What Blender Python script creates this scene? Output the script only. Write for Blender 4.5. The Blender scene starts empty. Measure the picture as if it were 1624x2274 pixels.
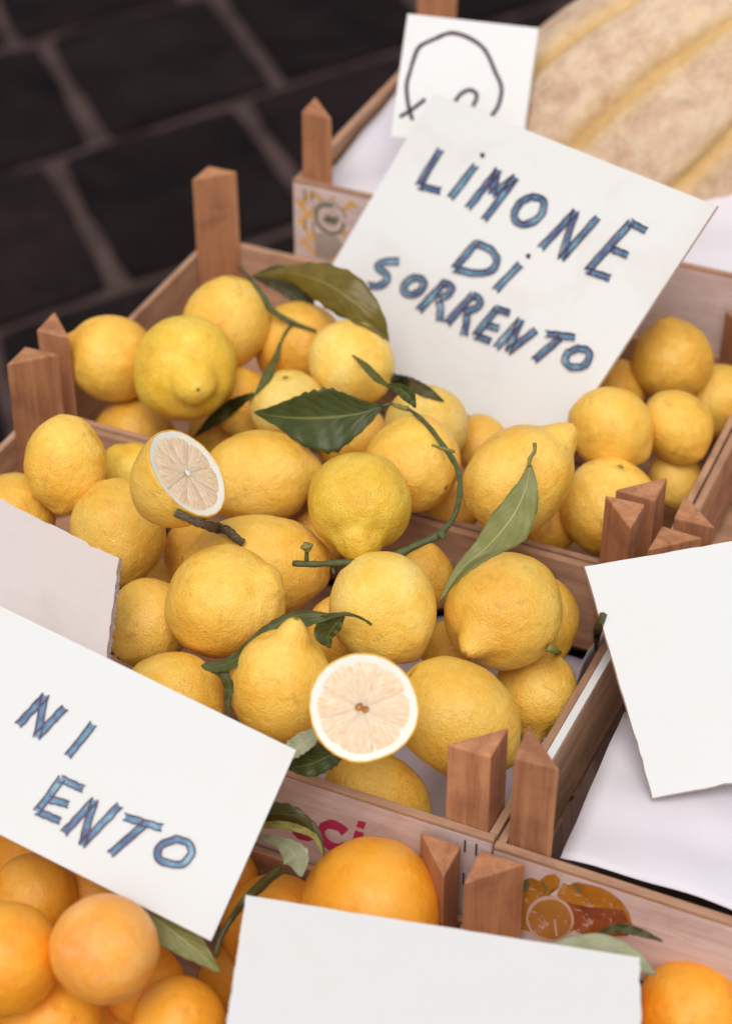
import bpy, math, random
import numpy as np
from mathutils import Vector, Matrix, Quaternion

rnd = random.Random(7)
S = bpy.context.scene
COL = S.collection
rad = math.radians

# ------------------------------------------------------------------ camera
TH = rad(38.0)          # downward pitch
FPX = 4500.0            # focal length in the 1624 px wide measuring grid
HC = 0.985              # camera height above the crate rims
CAM = np.array([0.0, 0.0, HC])
Fw = np.array([0.0, math.cos(TH), -math.sin(TH)])
Rt = np.array([1.0, 0.0, 0.0])
Up = np.array([0.0, math.sin(TH), math.cos(TH)])
cd = bpy.data.cameras.new('camera')
cam = bpy.data.objects.new('camera', cd)
COL.objects.link(cam)
cam.location = CAM
cam.rotation_euler = (math.pi / 2 - TH, 0, 0)
cd.sensor_fit = 'HORIZONTAL'
cd.sensor_width = 36.0
cd.lens = 36.0 * FPX / 1624.0
cd.clip_start = 0.02
cd.clip_end = 200.0
cd.dof.use_dof = True
cd.dof.focus_distance = 1.43
cd.dof.aperture_fstop = 5.8
S.camera = cam

# ------------------------------------------------------------------ world, sun, exposure
SUN_EL, SUN_ROT = rad(62), rad(-172)
w = bpy.data.worlds.new('World')
S.world = w
w.use_nodes = True
nt = w.node_tree
nt.nodes.clear()
sky = nt.nodes.new('ShaderNodeTexSky')
sky.sky_type = 'NISHITA'
sky.sun_disc = False
sky.sun_elevation = SUN_EL
sky.sun_rotation = SUN_ROT
sky.air_density = 1.0
sky.dust_density = 3.0
hs = nt.nodes.new('ShaderNodeHueSaturation')
hs.inputs['Saturation'].default_value = 0.12
bg = nt.nodes.new('ShaderNodeBackground')
bg.inputs['Strength'].default_value = 0.15
wo = nt.nodes.new('ShaderNodeOutputWorld')
nt.links.new(sky.outputs[0], hs.inputs['Color'])
nt.links.new(hs.outputs[0], bg.inputs['Color'])
nt.links.new(bg.outputs[0], wo.inputs['Surface'])
sd = bpy.data.lights.new('sun', 'SUN')
sun = bpy.data.objects.new('sun', sd)
COL.objects.link(sun)
sd.energy = 1.5
sd.angle = rad(35)
sd.color = (1.0, 0.95, 0.88)
# Nishita: rotation 0 puts the sun at +Y, positive turns clockwise
sdir = Vector((math.sin(SUN_ROT) * math.cos(SUN_EL), math.cos(SUN_ROT) * math.cos(SUN_EL), math.sin(SUN_EL)))
sun.rotation_euler = sdir.to_track_quat('Z', 'Y').to_euler()
sun.location = (0, 0, 6)
S.view_settings.view_transform = 'Standard'
S.view_settings.look = 'None'
S.view_settings.gamma = 1.0
S.view_settings.use_curve_mapping = False
S.view_settings.exposure = -0.05

# ------------------------------------------------------------------ geometry helpers
PH = rad(24.0)
A = np.array([math.cos(PH), -math.sin(PH), 0.0])   # along the crate fronts
B = np.array([math.sin(PH), math.cos(PH), 0.0])    # away from the seller's customers
Z = np.array([0.0, 0.0, 1.0])


def ray(px, py):
    return Fw + Rt * (px - 812.0) / FPX + Up * (1137.0 - py) / FPX


def PT(px, py, t):
    return CAM + ray(px, py) * t


def PZ(px, py, z):
    d = ray(px, py)
    return CAM + d * ((z - HC) / d[2])


def TZ(px, py, z):
    return (z - HC) / ray(px, py)[2]


def PP(px, py, p0, n):
    d = ray(px, py)
    return CAM + d * (np.dot(p0 - CAM, n) / np.dot(d, n))


def proj(p):
    v = np.asarray(p) - CAM
    t = v @ Fw
    return 812 + FPX * (v @ Rt) / t, 1137 - FPX * (v @ Up) / t, t


def AB(a, b, z):
    return A * a + B * b + Z * z


def camdir(dx, dy, dz):
    v = Rt * dx + Up * dy - Fw * dz
    return v / np.linalg.norm(v)


def unit(v):
    return v / np.linalg.norm(v)


def tagit(o, label=None, cat=None, group=None, kind=None):
    if label: o['label'] = label
    if cat: o['category'] = cat
    if group: o['group'] = group
    if kind: o['kind'] = kind
    return o


def mesh(name, verts, faces, mat=None, parent=None, origin=None, smooth=False, uvs=None):
    """verts are in world space; origin is subtracted (the parent's location when parented)."""
    verts = np.asarray(verts, dtype=float)
    if parent is not None:
        base = np.array(parent.matrix_basis.translation)
        p = parent.parent
        while p is not None:
            base = base + np.array(p.matrix_basis.translation); p = p.parent
        loc = (0, 0, 0)
    else:
        base = verts.mean(axis=0) if origin is None else np.asarray(origin)
        loc = base
    me = bpy.data.meshes.new(name)
    me.from_pydata([tuple(v) for v in (verts - base)], [], [tuple(f) for f in faces])
    if mat: me.materials.append(mat)
    if smooth:
        me.polygons.foreach_set('use_smooth', [True] * len(me.polygons))
    if uvs is not None:
        ul = me.uv_layers.new(name='UVMap')
        for li, l in enumerate(me.loops):
            ul.data[li].uv = uvs[l.vertex_index]
    me.update()
    o = bpy.data.objects.new(name, me)
    COL.objects.link(o)
    if parent is not None: o.parent = parent
    o.location = loc
    return o


def lmesh(name, verts, faces, mat, parent, smooth=False):
    """mesh in the parent's own local space."""
    me = bpy.data.meshes.new(name)
    me.from_pydata([tuple(v) for v in verts], [], [tuple(f) for f in faces])
    if mat: me.materials.append(mat)
    if smooth: me.polygons.foreach_set('use_smooth', [True] * len(me.polygons))
    o = bpy.data.objects.new(name, me)
    COL.objects.link(o)
    o.parent = parent
    return o


def empty(name, loc, rz=0.0):
    o = bpy.data.objects.new(name, None)
    COL.objects.link(o)
    o.empty_display_size = 0.05
    o.location = loc
    o.rotation_euler = (0, 0, rz)
    return o


def bevel(o, wd=0.0012, seg=2):
    m = o.modifiers.new('bevel', 'BEVEL')
    m.width = wd; m.segments = seg; m.limit_method = 'ANGLE'
    return o


def boxv(x0, x1, y0, y1, z0, z1, jit=0.0):
    v = []
    for z in (z0, z1):
        for x, y in ((x0, y0), (x1, y0), (x1, y1), (x0, y1)):
            v.append((x + rnd.uniform(-jit, jit), y + rnd.uniform(-jit, jit), z + rnd.uniform(-jit, jit)))
    f = [(3, 2, 1, 0), (4, 5, 6, 7), (0, 1, 5, 4), (1, 2, 6, 5), (2, 3, 7, 6), (3, 0, 4, 7)]
    return v, f


# ------------------------------------------------------------------ materials
def lin(r, g, b):
    def c(v):
        v /= 255.0
        return v / 12.92 if v <= 0.04045 else ((v + 0.055) / 1.055) ** 2.4
    return (c(r), c(g), c(b), 1.0)


class NT:
    def __init__(s, name, rough=0.6, spec=0.5):
        s.m = bpy.data.materials.new(name)
        s.m.use_nodes = True
        s.t = s.m.node_tree
        s.b = s.t.nodes['Principled BSDF']
        s.b.inputs['Roughness'].default_value = rough
        s.b.inputs['Specular IOR Level'].default_value = spec

    def n(s, typ, **kw):
        nd = s.t.nodes.new('ShaderNode' + typ)
        for k, v in kw.items():
            if k in nd.inputs.keys(): nd.inputs[k].default_value = v
            else: setattr(nd, k, v)
        return nd

    def l(s, a, b): s.t.links.new(a, b)

    def coord(s, kind='Object', scale=(1, 1, 1), rot=(0, 0, 0), rand=0.0):
        tc = s.n('TexCoord')
        mp = s.n('Mapping')
        mp.inputs['Scale'].default_value = scale
        mp.inputs['Rotation'].default_value = rot
        s.l(tc.outputs[kind], mp.inputs['Vector'])
        if rand:
            oi = s.n('ObjectInfo')
            mu = s.n('Math', operation='MULTIPLY')
            mu.inputs[1].default_value = rand
            s.l(oi.outputs['Random'], mu.inputs[0])
            s.l(mu.outputs[0], mp.inputs['Location'])
        return mp.outputs[0]

    def noise(s, vec, scale, detail=4, rough=0.55, dist=0.0):
        nd = s.n('TexNoise')
        nd.inputs['Scale'].default_value = scale
        nd.inputs['Detail'].default_value = detail
        nd.inputs['Roughness'].default_value = rough
        nd.inputs['Distortion'].default_value = dist
        s.l(vec, nd.inputs['Vector'])
        return nd.outputs['Fac']

    def voro(s, vec, scale, feature='F1'):
        nd = s.n('TexVoronoi', feature=feature)
        nd.inputs['Scale'].default_value = scale
        s.l(vec, nd.inputs['Vector'])
        return nd.outputs['Distance']

    def ramp(s, fac, stops):
        r = s.n('ValToRGB')
        e = r.color_ramp.elements
        while len(e) > 1: e.remove(e[-1])
        e[0].position, e[0].color = stops[0][0], stops[0][1]
        for p, c in stops[1:]:
            q = e.new(p); q.color = c
        s.l(fac, r.inputs['Fac'])
        return r.outputs['Color']

    def mix(s, fac, c1, c2, blend='MIX'):
        m = s.n('Mix', data_type='RGBA', blend_type=blend)
        for sock, v in ((m.inputs[0], fac), (m.inputs[6], c1), (m.inputs[7], c2)):
            if isinstance(v, (int, float, tuple)): sock.default_value = v
            else: s.l(v, sock)
        return m.outputs[2]

    def math(s, op, a, b=0.0, c=None, clamp=False):
        m = s.n('Math', operation=op, use_clamp=clamp)
        for i, v in enumerate((a, b) if c is None else (a, b, c)):
            if isinstance(v, (int, float)): m.inputs[i].default_value = v
            else: s.l(v, m.inputs[i])
        return m.outputs[0]

    def color(s, c):
        if isinstance(c, tuple): s.b.inputs['Base Color'].default_value = c
        else: s.l(c, s.b.inputs['Base Color'])

    def bump(s, h, strength, dist=0.001, prev=None):
        bn = s.n('Bump')
        bn.inputs['Strength'].default_value = strength
        bn.inputs['Distance'].default_value = dist
        s.l(h, bn.inputs['Height'])
        if prev is not None: s.l(prev, bn.inputs['Normal'])
        s.l(bn.outputs[0], s.b.inputs['Normal'])
        return bn.outputs[0]


def G(v): return (v, v, v, 1.0)


def citrus(name, c_main, c_deep, c_pale, scar, pore=750, rough=0.37, bumpk=0.75, ran=0.5):
    s = NT(name, rough, 0.45)
    v = s.coord('Object', rand=9.0)
    big = s.noise(v, 28, 3, 0.5, 0.4)
    fine = s.noise(v, 190, 4, 0.6)
    base = s.ramp(big, [(0.34, c_deep), (0.50, c_main), (0.66, c_pale)])
    mott = s.ramp(fine, [(0.3, c_deep), (0.7, c_pale)])
    base = s.mix(0.35, base, mott)
    oi = s.n('ObjectInfo')
    tint = s.mix(oi.outputs['Random'], G(0.88), G(1.06))
    base = s.mix(1.0, base, tint, 'MULTIPLY')
    # brownish rubs and specks
    sc = s.noise(v, 55, 5, 0.7, 1.2)
    scm = s.ramp(sc, [(0.57, G(0)), (0.72, G(1))])
    base = s.mix(s.math('MULTIPLY', scm, 0.45), base, scar)
    sp = s.voro(v, 170)
    spm = s.ramp(sp, [(0.035, G(1)), (0.07, G(0))])
    spn = s.ramp(s.noise(v, 60, 2), [(0.52, G(0)), (0.6, G(1))])
    base = s.mix(s.math('MULTIPLY', s.math('MULTIPLY', spm, spn), 0.5), base, scar)
    s.color(base)
    rr = s.ramp(s.noise(v, 80, 3), [(0.3, G(rough - 0.07)), (0.7, G(rough + 0.14))])
    s.l(rr, s.b.inputs['Roughness'])
    s.b.inputs['Subsurface Weight'].default_value = 0.06
    s.b.inputs['Subsurface Radius'].default_value = (0.006, 0.003, 0.0006)
    s.b.inputs['Subsurface Scale'].default_value = 1.0
    po = s.voro(v, pore)
    b1 = s.bump(po, 0.7 * bumpk, 0.0008)
    wr = s.noise(v, 150, 5, 0.65, 0.5)
    b2 = s.bump(wr, 0.65 * bumpk, 0.0020, b1)
    s.bump(s.noise(v, 62, 3, 0.5, 0.8), 0.42 * bumpk, 0.0038, b2)
    return s.m


M = {}
M['lemon'] = citrus('lemon_skin', (0.90, 0.54, 0.078, 1), (0.86, 0.43, 0.040, 1), (0.93, 0.61, 0.13, 1), (0.42, 0.20, 0.05, 1))
M['lemon_pale'] = citrus('lemon_skin_pale', (0.90, 0.60, 0.11, 1), (0.84, 0.48, 0.05, 1), (0.94, 0.70, 0.22, 1), (0.62, 0.34, 0.13, 1))
M['lemon_warm'] = citrus('lemon_skin_warm', (0.88, 0.49, 0.055, 1), (0.81, 0.37, 0.026, 1), (0.93, 0.58, 0.12, 1), (0.42, 0.18, 0.06, 1))  # warm skin tone; also carries the shade on lemons deep in the gaps
M['lemon_green'] = citrus('lemon_skin_greenish', (0.86, 0.53, 0.045, 1), (0.77, 0.41, 0.020, 1), (0.90, 0.64, 0.10, 1), (0.42, 0.22, 0.05, 1))
M['orange'] = citrus('orange_skin', (0.93, 0.39, 0.022, 1), (0.90, 0.31, 0.012, 1), (0.95, 0.47, 0.06, 1), (0.60, 0.20, 0.04, 1), pore=1000, rough=0.34, bumpk=0.45)
M['orange_pink'] = citrus('orange_skin_rosy', (0.92, 0.38, 0.04, 1), (0.88, 0.29, 0.04, 1), (0.94, 0.50, 0.14, 1), (0.80, 0.42, 0.28, 1), pore=1000, rough=0.36, bumpk=0.45)


def wood(name, c1, c2, axis, dark, rough=0.75):
    s = NT(name, rough, 0.25)
    sc = {'x': (6, 90, 90), 'y': (90, 6, 90), 'z': (90, 90, 6)}[axis]
    v = s.coord('Object', scale=sc, rand=5.0)
    g = s.noise(v, 1.0, 6, 0.62, 0.6)
    c = s.ramp(g, [(0.30, c1), (0.70, c2)])
    v2 = s.coord('Object', rand=3.0)
    fine = s.noise(s.coord('Object', scale=tuple(k * 5 for k in sc), rand=5.0), 1.0, 3, 0.6)
    c = s.mix(s.ramp(fine, [(0.55, G(0)), (0.75, G(0.45))]), c, dark)
    st = s.noise(v2, 22, 4, 0.6, 0.6)
    c = s.mix(s.ramp(st, [(0.5, G(0)), (0.72, G(0.5))]), c, dark)
    oi = s.n('ObjectInfo')
    c = s.mix(1.0, c, s.mix(oi.outputs['Random'], G(0.82), G(1.08)), 'MULTIPLY')
    s.color(c)
    b1 = s.bump(g, 0.35, 0.0012)
    s.bump(fine, 0.35, 0.0006, b1)
    return s.m


for ax in 'xyz':
    M['panel_' + ax] = wood('poplar_panel_' + ax, (0.38, 0.20, 0.12, 1), (0.59, 0.36, 0.23, 1), ax, (0.19, 0.09, 0.06, 1))
    M['post_' + ax] = wood('pine_post_' + ax, (0.36, 0.14, 0.065, 1), (0.58, 0.28, 0.14, 1), ax, (0.17, 0.06, 0.035, 1))
M['dark_board'] = wood('stained_board', (0.10, 0.055, 0.045, 1), (0.17, 0.10, 0.08, 1), 'y', (0.05, 0.03, 0.03, 1))
M['print_panel'] = wood('printed_pink_panel', (0.60, 0.43, 0.40, 1), (0.76, 0.61, 0.57, 1), 'x', (0.44, 0.27, 0.23, 1))


def plain(name, col, rough=0.6, var=0.08, scale=60, bump=0.1, sss=0.0, spec=0.3):
    s = NT(name, rough, spec)
    v = s.coord('Object')
    nz = s.noise(v, scale, 5, 0.6)
    lo = tuple(c * (1 - var) for c in col[:3]) + (1,)
    hi = tuple(min(1, c * (1 + var)) for c in col[:3]) + (1,)
    s.color(s.ramp(nz, [(0.3, lo), (0.7, hi)]))
    if bump: s.bump(s.noise(v, scale * 8, 3), bump, 0.0004)
    if sss:
        s.b.inputs['Subsurface Weight'].default_value = sss
        s.b.inputs['Subsurface Radius'].default_value = (0.004, 0.003, 0.002)
    return s.m


def card(name, col, stain=(0.70, 0.60, 0.54, 1), amt=0.5):
    s = NT(name, 0.7, 0.2)
    v = s.coord('Object')
    st = s.noise(v, 11, 6, 0.6, 0.8)
    c = s.mix(s.ramp(st, [(0.52, G(0)), (0.74, G(amt))]), col, stain)
    sp = s.noise(v, 70, 4, 0.7, 0.5)
    c = s.mix(s.ramp(sp, [(0.62, G(0)), (0.78, G(amt * 0.7))]), c, stain)
    s.color(c)
    b1 = s.bump(s.noise(v, 500, 4), 0.12, 0.0004)
    s.bump(s.noise(v, 9, 2), 0.25, 0.004, b1)
    return s.m


M['card'] = card('white_card', (0.80, 0.80, 0.795, 1), amt=.42)
M['card_clean'] = card('white_board', (0.69, 0.69, 0.685, 1), amt=0.22)
M['card_edge'] = plain('card_edge', (0.66, 0.52, 0.46, 1), 0.8, 0.12, 300)
M['corrug'] = card('pinkish_cardboard', (0.66, 0.58, 0.56, 1), (0.52, 0.42, 0.40, 1), 0.5)
M['corrug_edge'] = plain('torn_cardboard_edge', (0.28, 0.20, 0.19, 1), 0.9, 0.35, 400, 0.5)
M['tissue'] = card('lilac_paper', (0.66, 0.60, 0.68, 1), (0.55, 0.48, 0.60, 1), 0.5)
M['paper'] = card('white_liner_paper', (0.72, 0.68, 0.73, 1), (0.66, 0.60, 0.68, 1), 0.3)
M['ink_dark'] = plain('dark_marker', (0.085, 0.035, 0.075, 1), 0.5, 0.3, 400, 0)
M['ink_black'] = plain('black_marker', (0.05, 0.015, 0.035, 1), 0.5, 0.2, 400, 0)


def ink_blue():
    s = NT('blue_marker', 0.55, 0.3)
    v = s.coord('Object')
    n = s.noise(v, 48, 6, 0.72, 0.2)
    s.color(s.ramp(n, [(0.28, (0.06, 0.06, 0.15, 1)), (0.44, (0.09, 0.15, 0.28, 1)), (0.56, (0.14, 0.30, 0.42, 1)), (0.65, (0.30, 0.46, 0.58, 1)), (0.78, (0.60, 0.65, 0.70, 1))]))
    return s.m


M['ink_blue'] = ink_blue()


def ink_pale():
    s = NT('pale_blue_marker', 0.55, 0.3)
    v = s.coord('Object')
    n = s.noise(v, 110, 4, 0.7)
    s.color(s.ramp(n, [(0.35, (0.30, 0.48, 0.66, 1)), (0.65, (0.68, 0.74, 0.80, 1))]))
    return s.m


M['ink_pale'] = ink_pale()
M['pith'] = plain('pith', (0.80, 0.77, 0.69, 1), 0.5, 0.03, 200, 0.2, 0.3)
M['core'] = plain('lemon_core', (0.42, 0.16, 0.035, 1), 0.5, 0.35, 300, 0.3)
M['stem_scar'] = plain('stem_scar', (0.30, 0.20, 0.05, 1), 0.7, 0.3, 500, 0.4)
M['calyx'] = plain('green_calyx', (0.22, 0.20, 0.045, 1), 0.7, 0.3, 500, 0.4)
M['red_print'] = plain('red_print', (0.42, 0.025, 0.085, 1), 0.6, 0.15, 60, 0)
M['yellow_print'] = plain('yellow_print', (0.72, 0.40, 0.08, 1), 0.6, 0.15, 60, 0)
M['green_print'] = plain('green_print', (0.14, 0.15, 0.07, 1), 0.6, 0.2, 60, 0)
M['pale_print'] = plain('pale_print', (0.62, 0.40, 0.32, 1), 0.6, 0.1, 60, 0)
M['iron'] = plain('nail_iron', (0.06, 0.05, 0.05, 1), 0.5, 0.3, 300, 0.2)


def orange_print(name, c1, c2):
    s = NT(name, 0.55, 0.3)
    v = s.coord('Object')
    n = s.noise(v, 30, 6, 0.75, 0.3)
    c = s.ramp(n, [(0.36, c1), (0.62, c2)])
    fl = s.noise(v, 160, 5, 0.7, 0.5)
    c = s.mix(s.ramp(fl, [(0.60, G(0)), (0.64, G(.85))]), c, (0.60, 0.42, 0.36, 1))
    s.color(c)
    return s.m


M['oprint'] = orange_print('orange_fruit_print', (0.34, 0.115, 0.010, 1), (0.50, 0.21, 0.02, 1))
M['oprint_dark'] = orange_print('shaded_fruit_print', (0.17, 0.035, 0.03, 1), (0.36, 0.10, 0.02, 1))
M['oprint_cut'] = orange_print('cut_fruit_print', (0.38, 0.16, 0.02, 1), (0.46, 0.20, 0.05, 1))


def flesh():
    s = NT('lemon_pulp', 0.38, 0.35)
    tc = s.n('TexCoord')
    sx = s.n('SeparateXYZ')
    s.l(tc.outputs['Object'], sx.inputs[0])
    ang = s.math('ARCTAN2', sx.outputs[1], sx.outputs[0])
    r2 = s.math('SQRT', s.math('ADD', s.math('MULTIPLY', sx.outputs[0], sx.outputs[0]), s.math('MULTIPLY', sx.outputs[1], sx.outputs[1])))
    cb = s.n('CombineXYZ')
    s.l(s.math('MULTIPLY', ang, 9.0), cb.inputs[0])
    s.l(s.math('MULTIPLY', r2, 110.0), cb.inputs[1])
    n = s.noise(cb.outputs[0], 1.6, 5, 0.65, 0.5)
    edge = s.math('MULTIPLY', r2, 22.0, clamp=True)
    c = s.ramp(n, [(0.34, (0.74, 0.47, 0.26, 1)), (0.49, (0.80, 0.59, 0.38, 1)), (0.62, (0.86, 0.71, 0.53, 1))])
    c = s.mix(s.math('SUBTRACT', 0.55, edge, clamp=True), c, (0.84, 0.70, 0.55, 1))
    s.color(c)
    s.b.inputs['Subsurface Weight'].default_value = 0.35
    s.b.inputs['Subsurface Radius'].default_value = (0.005, 0.004, 0.002)
    s.b.inputs['Coat Weight'].default_value = 0.1
    s.b.inputs['Coat Roughness'].default_value = 0.12
    s.bump(n, 0.6, 0.0014)
    return s.m


M['flesh'] = flesh()


def leafmat(name, c1, c2, vein, rough=0.38, veins=7.5, spec=0.5, trans=0.12):
    s = NT(name, rough, spec)
    tc = s.n('TexCoord')
    sx = s.n('SeparateXYZ')
    s.l(tc.outputs['UV'], sx.inputs[0])
    u, v = sx.outputs[0], sx.outputs[1]          # along, across -1..1 mapped 0..1
    av = s.math('ABSOLUTE', s.math('SUBTRACT', v, 0.5))
    nz = s.noise(s.coord('Object'), 60, 4, 0.6)
    ph = s.math('SUBTRACT', s.math('MULTIPLY', u, veins), s.math('MULTIPLY', av, 5.5))
    ph = s.math('ADD', ph, s.math('MULTIPLY', nz, 1.6))
    saw = s.math('ABSOLUTE', s.math('SUBTRACT', s.math('FRACT', ph), 0.5))
    vm = s.ramp(saw, [(0.0, G(1)), (0.06, G(0))])
    mid = s.ramp(av, [(0.010, G(1)), (0.028, G(0))])
    c = s.ramp(nz, [(0.3, c1), (0.7, c2)])
    fine = s.noise(s.coord('Object'), 420, 3, 0.6)
    c = s.mix(s.math('MULTIPLY', fine, 0.25), c, c1)
    c = s.mix(s.math('MULTIPLY', vm, 0.16), c, vein)
    c = s.mix(s.math('MULTIPLY', mid, 0.85), c, vein)
    s.color(c)
    s.b.inputs['Transmission Weight'].default_value = 0.0
    s.b.inputs['Subsurface Weight'].default_value = trans
    s.b.inputs['Subsurface Radius'].default_value = (0.002, 0.003, 0.001)
    h = s.math('SUBTRACT', saw, s.math('MULTIPLY', mid, 0.6))
    b1 = s.bump(h, 0.35, 0.0012)
    s.bump(s.noise(s.coord('Object'), 300, 4), 0.25, 0.0005, b1)
    return s.m


M['leaf_dark'] = leafmat('leaf_dark_green', (0.034, 0.046, 0.008, 1), (0.060, 0.078, 0.014, 1), (0.18, 0.19, 0.05, 1), 0.42, spec=0.3)
M['leaf_deep'] = leafmat('leaf_deep_green', (0.055, 0.062, 0.012, 1), (0.090, 0.098, 0.024, 1), (0.18, 0.17, 0.05, 1), 0.48, spec=0.3)
M['leaf_olive'] = leafmat('leaf_golden_olive', (0.105, 0.075, 0.006, 1), (0.19, 0.135, 0.012, 1), (0.27, 0.21, 0.05, 1), 0.45)
M['leaf_shade'] = leafmat('leaf_deep_olive', (0.045, 0.042, 0.008, 1), (0.075, 0.065, 0.014, 1), (0.14, 0.13, 0.05, 1), 0.5)  # dark brown-green of the leaves themselves
M['leaf_grey'] = leafmat('leaf_grey_green', (0.17, 0.17, 0.045, 1), (0.23, 0.225, 0.07, 1), (0.40, 0.38, 0.14, 1), 0.55, trans=0.05)
M['leaf_pale'] = leafmat('leaf_pale_back', (0.27, 0.29, 0.17, 1), (0.35, 0.36, 0.22, 1), (0.45, 0.43, 0.27, 1), 0.6, trans=0.05)
M['leaf_mid'] = leafmat('leaf_mid_green', (0.08, 0.085, 0.018, 1), (0.12, 0.125, 0.030, 1), (0.22, 0.22, 0.07, 1), 0.48, spec=0.3)
M['twig_green'] = plain('green_twig', (0.085, 0.10, 0.035, 1), 0.55, 0.3, 200, 0.4)
M['twig_olive'] = plain('olive_stalk', (0.22, 0.19, 0.05, 1), 0.6, 0.25, 200, 0.4)


def bark():
    s = NT('twig_bark', 0.85, 0.2)
    v = s.coord('Object', scale=(60, 260, 260))
    n = s.noise(v, 3.5, 6, 0.75, 1.0)
    s.color(s.ramp(n, [(0.35, (0.05, 0.035, 0.03, 1)), (0.5, (0.15, 0.105, 0.06, 1)), (0.7, (0.40, 0.32, 0.25, 1))]))
    s.bump(n, 0.9, 0.002)
    return s.m


M['bark'] = bark()


def stone():
    s = NT('dark_lava_paving', 0.85, 0.06)
    v = s.coord('Object', rand=7.0)
    n = s.noise(v, 7, 6, 0.6, 0.3)
    c = s.ramp(n, [(0.3, (0.006, 0.004, 0.0045, 1)), (0.7, (0.020, 0.0125, 0.0125, 1))])
    sp = s.noise(v, 26, 5, 0.7)
    c = s.mix(s.ramp(sp, [(0.58, G(0)), (0.75, G(0.6))]), c, (0.036, 0.025, 0.026, 1))
    oi = s.n('ObjectInfo')
    c = s.mix(1.0, c, s.mix(oi.outputs['Random'], G(0.75), G(1.2)), 'MULTIPLY')
    s.color(c)
    b1 = s.bump(n, 0.5, 0.02)
    s.bump(s.noise(v, 90, 5, 0.7), 0.5, 0.004, b1)
    return s.m


M['stone'] = stone()
M['mortar'] = plain('joint_grit', (0.058, 0.035, 0.032, 1), 0.9, 0.5, 12, 0.5)
M['stall'] = plain('stall_shelf', (0.035, 0.028, 0.028, 1), 0.85, 0.3, 20, 0.3)


def melonmat():
    s = NT('netted_melon_rind', 0.7, 0.3)
    v = s.coord('Object')
    n = s.noise(v, 34, 6, 0.72, 0.2)
    c = s.ramp(n, [(0.28, (0.46, 0.28, 0.19, 1)), (0.46, (0.62, 0.42, 0.28, 1)), (0.60, (0.72, 0.54, 0.38, 1)), (0.75, (0.72, 0.48, 0.24, 1))])
    tc = s.n('TexCoord')
    sx = s.n('SeparateXYZ')
    s.l(tc.outputs['Object'], sx.inputs[0])
    ang = s.math('ARCTAN2', sx.outputs[1], sx.outputs[0])
    fr = s.math('FRACT', s.math('ADD', s.math('MULTIPLY', ang, 10.0 / (2 * math.pi)), 5.0))
    d = s.math('ABSOLUTE', s.math('SUBTRACT', fr, 0.5))
    d = s.math('SUBTRACT', 0.5, d)
    d = s.math('ADD', d, s.math('MULTIPLY', s.math('SUBTRACT', s.noise(v, 18, 3), 0.5), 0.06))
    g = s.ramp(d, [(0.01, G(1)), (0.08, G(0.55)), (0.22, G(0))])
    c = s.mix(s.math('MULTIPLY', g, 0.8), c, (0.64, 0.40, 0.12, 1))
    s.color(c)
    s.bump(n, 1.0, 0.006)
    return s.m


M['melon'] = melonmat()

# ------------------------------------------------------------------ ground: dark lava slabs
GZ = -0.80
p1, p2 = PZ(165, 335, GZ), PZ(620, 195, GZ)
gu = unit(p2 - p1)
gv = np.array([math.cos(rad(110)), math.sin(rad(110)), 0.0])
ground = mesh('ground', [(-40, -12, GZ - 0.012), (40, -12, GZ - 0.012), (40, 60, GZ - 0.012), (-40, 60, GZ - 0.012)], [(0, 1, 2, 3)], M['mortar'], origin=(0, 0, GZ - 0.012))
tagit(ground, kind='structure')
slab_meshes = []
for k in range(5):
    L_, W_ = 0.372, 0.438
    j = lambda: rnd.uniform(-0.016, 0.016)
    vs = []
    c4 = []
    for (x0, y0, x1, y1) in ((-1, -1, 1, -1), (1, -1, 1, 1), (1, 1, -1, 1), (-1, 1, -1, -1)):
        for q in range(5):      # worn, chipped outline
            k = q / 5
            c4.append(((x0 + (x1 - x0) * k) * L_ / 2 * (.97 if q == 0 else 1) + j() * .35, (y0 + (y1 - y0) * k) * W_ / 2 * (.98 if q == 0 else 1) + j() * .35))
    for (sc_, zz) in ((1.0, -0.03), (1.0, -0.006), (0.955, 0.003)):
        for (x, y) in c4: vs.append((x * sc_ + y * sc_ * 0.249, y * sc_, zz))
    fs = [tuple(range(40, 60))]
    for q in range(2):
        for i in range(20):
            fs.append((q * 20 + i, q * 20 + (i + 1) % 20, q * 20 + 20 + (i + 1) % 20, q * 20 + 20 + i))
    me = bpy.data.meshes.new('paving_slab')
    me.from_pydata(vs, [], fs)
    me.materials.append(M['stone'])
    slab_meshes.append(me)
PU, PV = 0.405, 0.484
# corner of the row that starts at the long joint
c0 = PZ(225, 312, GZ)
ang = math.atan2(gu[1], gu[0])
nsl = 0
for row in range(-7, 15):
    for i in range(-13, 16):
        off = 0.305 * (row % 2) + (0.05 * math.sin(row * 2.3) if row > 0 or row < -1 else 0)
        c = c0 + gu * ((i + 0.5) * PU + off) + gv * ((row + 0.5) * PV)
        x, y, t = proj(c)
        if t < 0.5 or x < -2200 or x > 4200 or y < -1600 or y > 2600: continue
        if nsl >= 295: continue
        o = bpy.data.objects.new('paving_slab', slab_meshes[(i * 7 + row * 3) % 5])
        COL.objects.link(o)
        o.parent = ground
        o.location = (c[0], c[1], 0.012 + rnd.uniform(-0.003, 0.003))
        o.rotation_euler = (rnd.uniform(-.01, .01), rnd.uniform(-.01, .01), ang + rnd.uniform(-0.03, 0.03))
        nsl += 1

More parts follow.
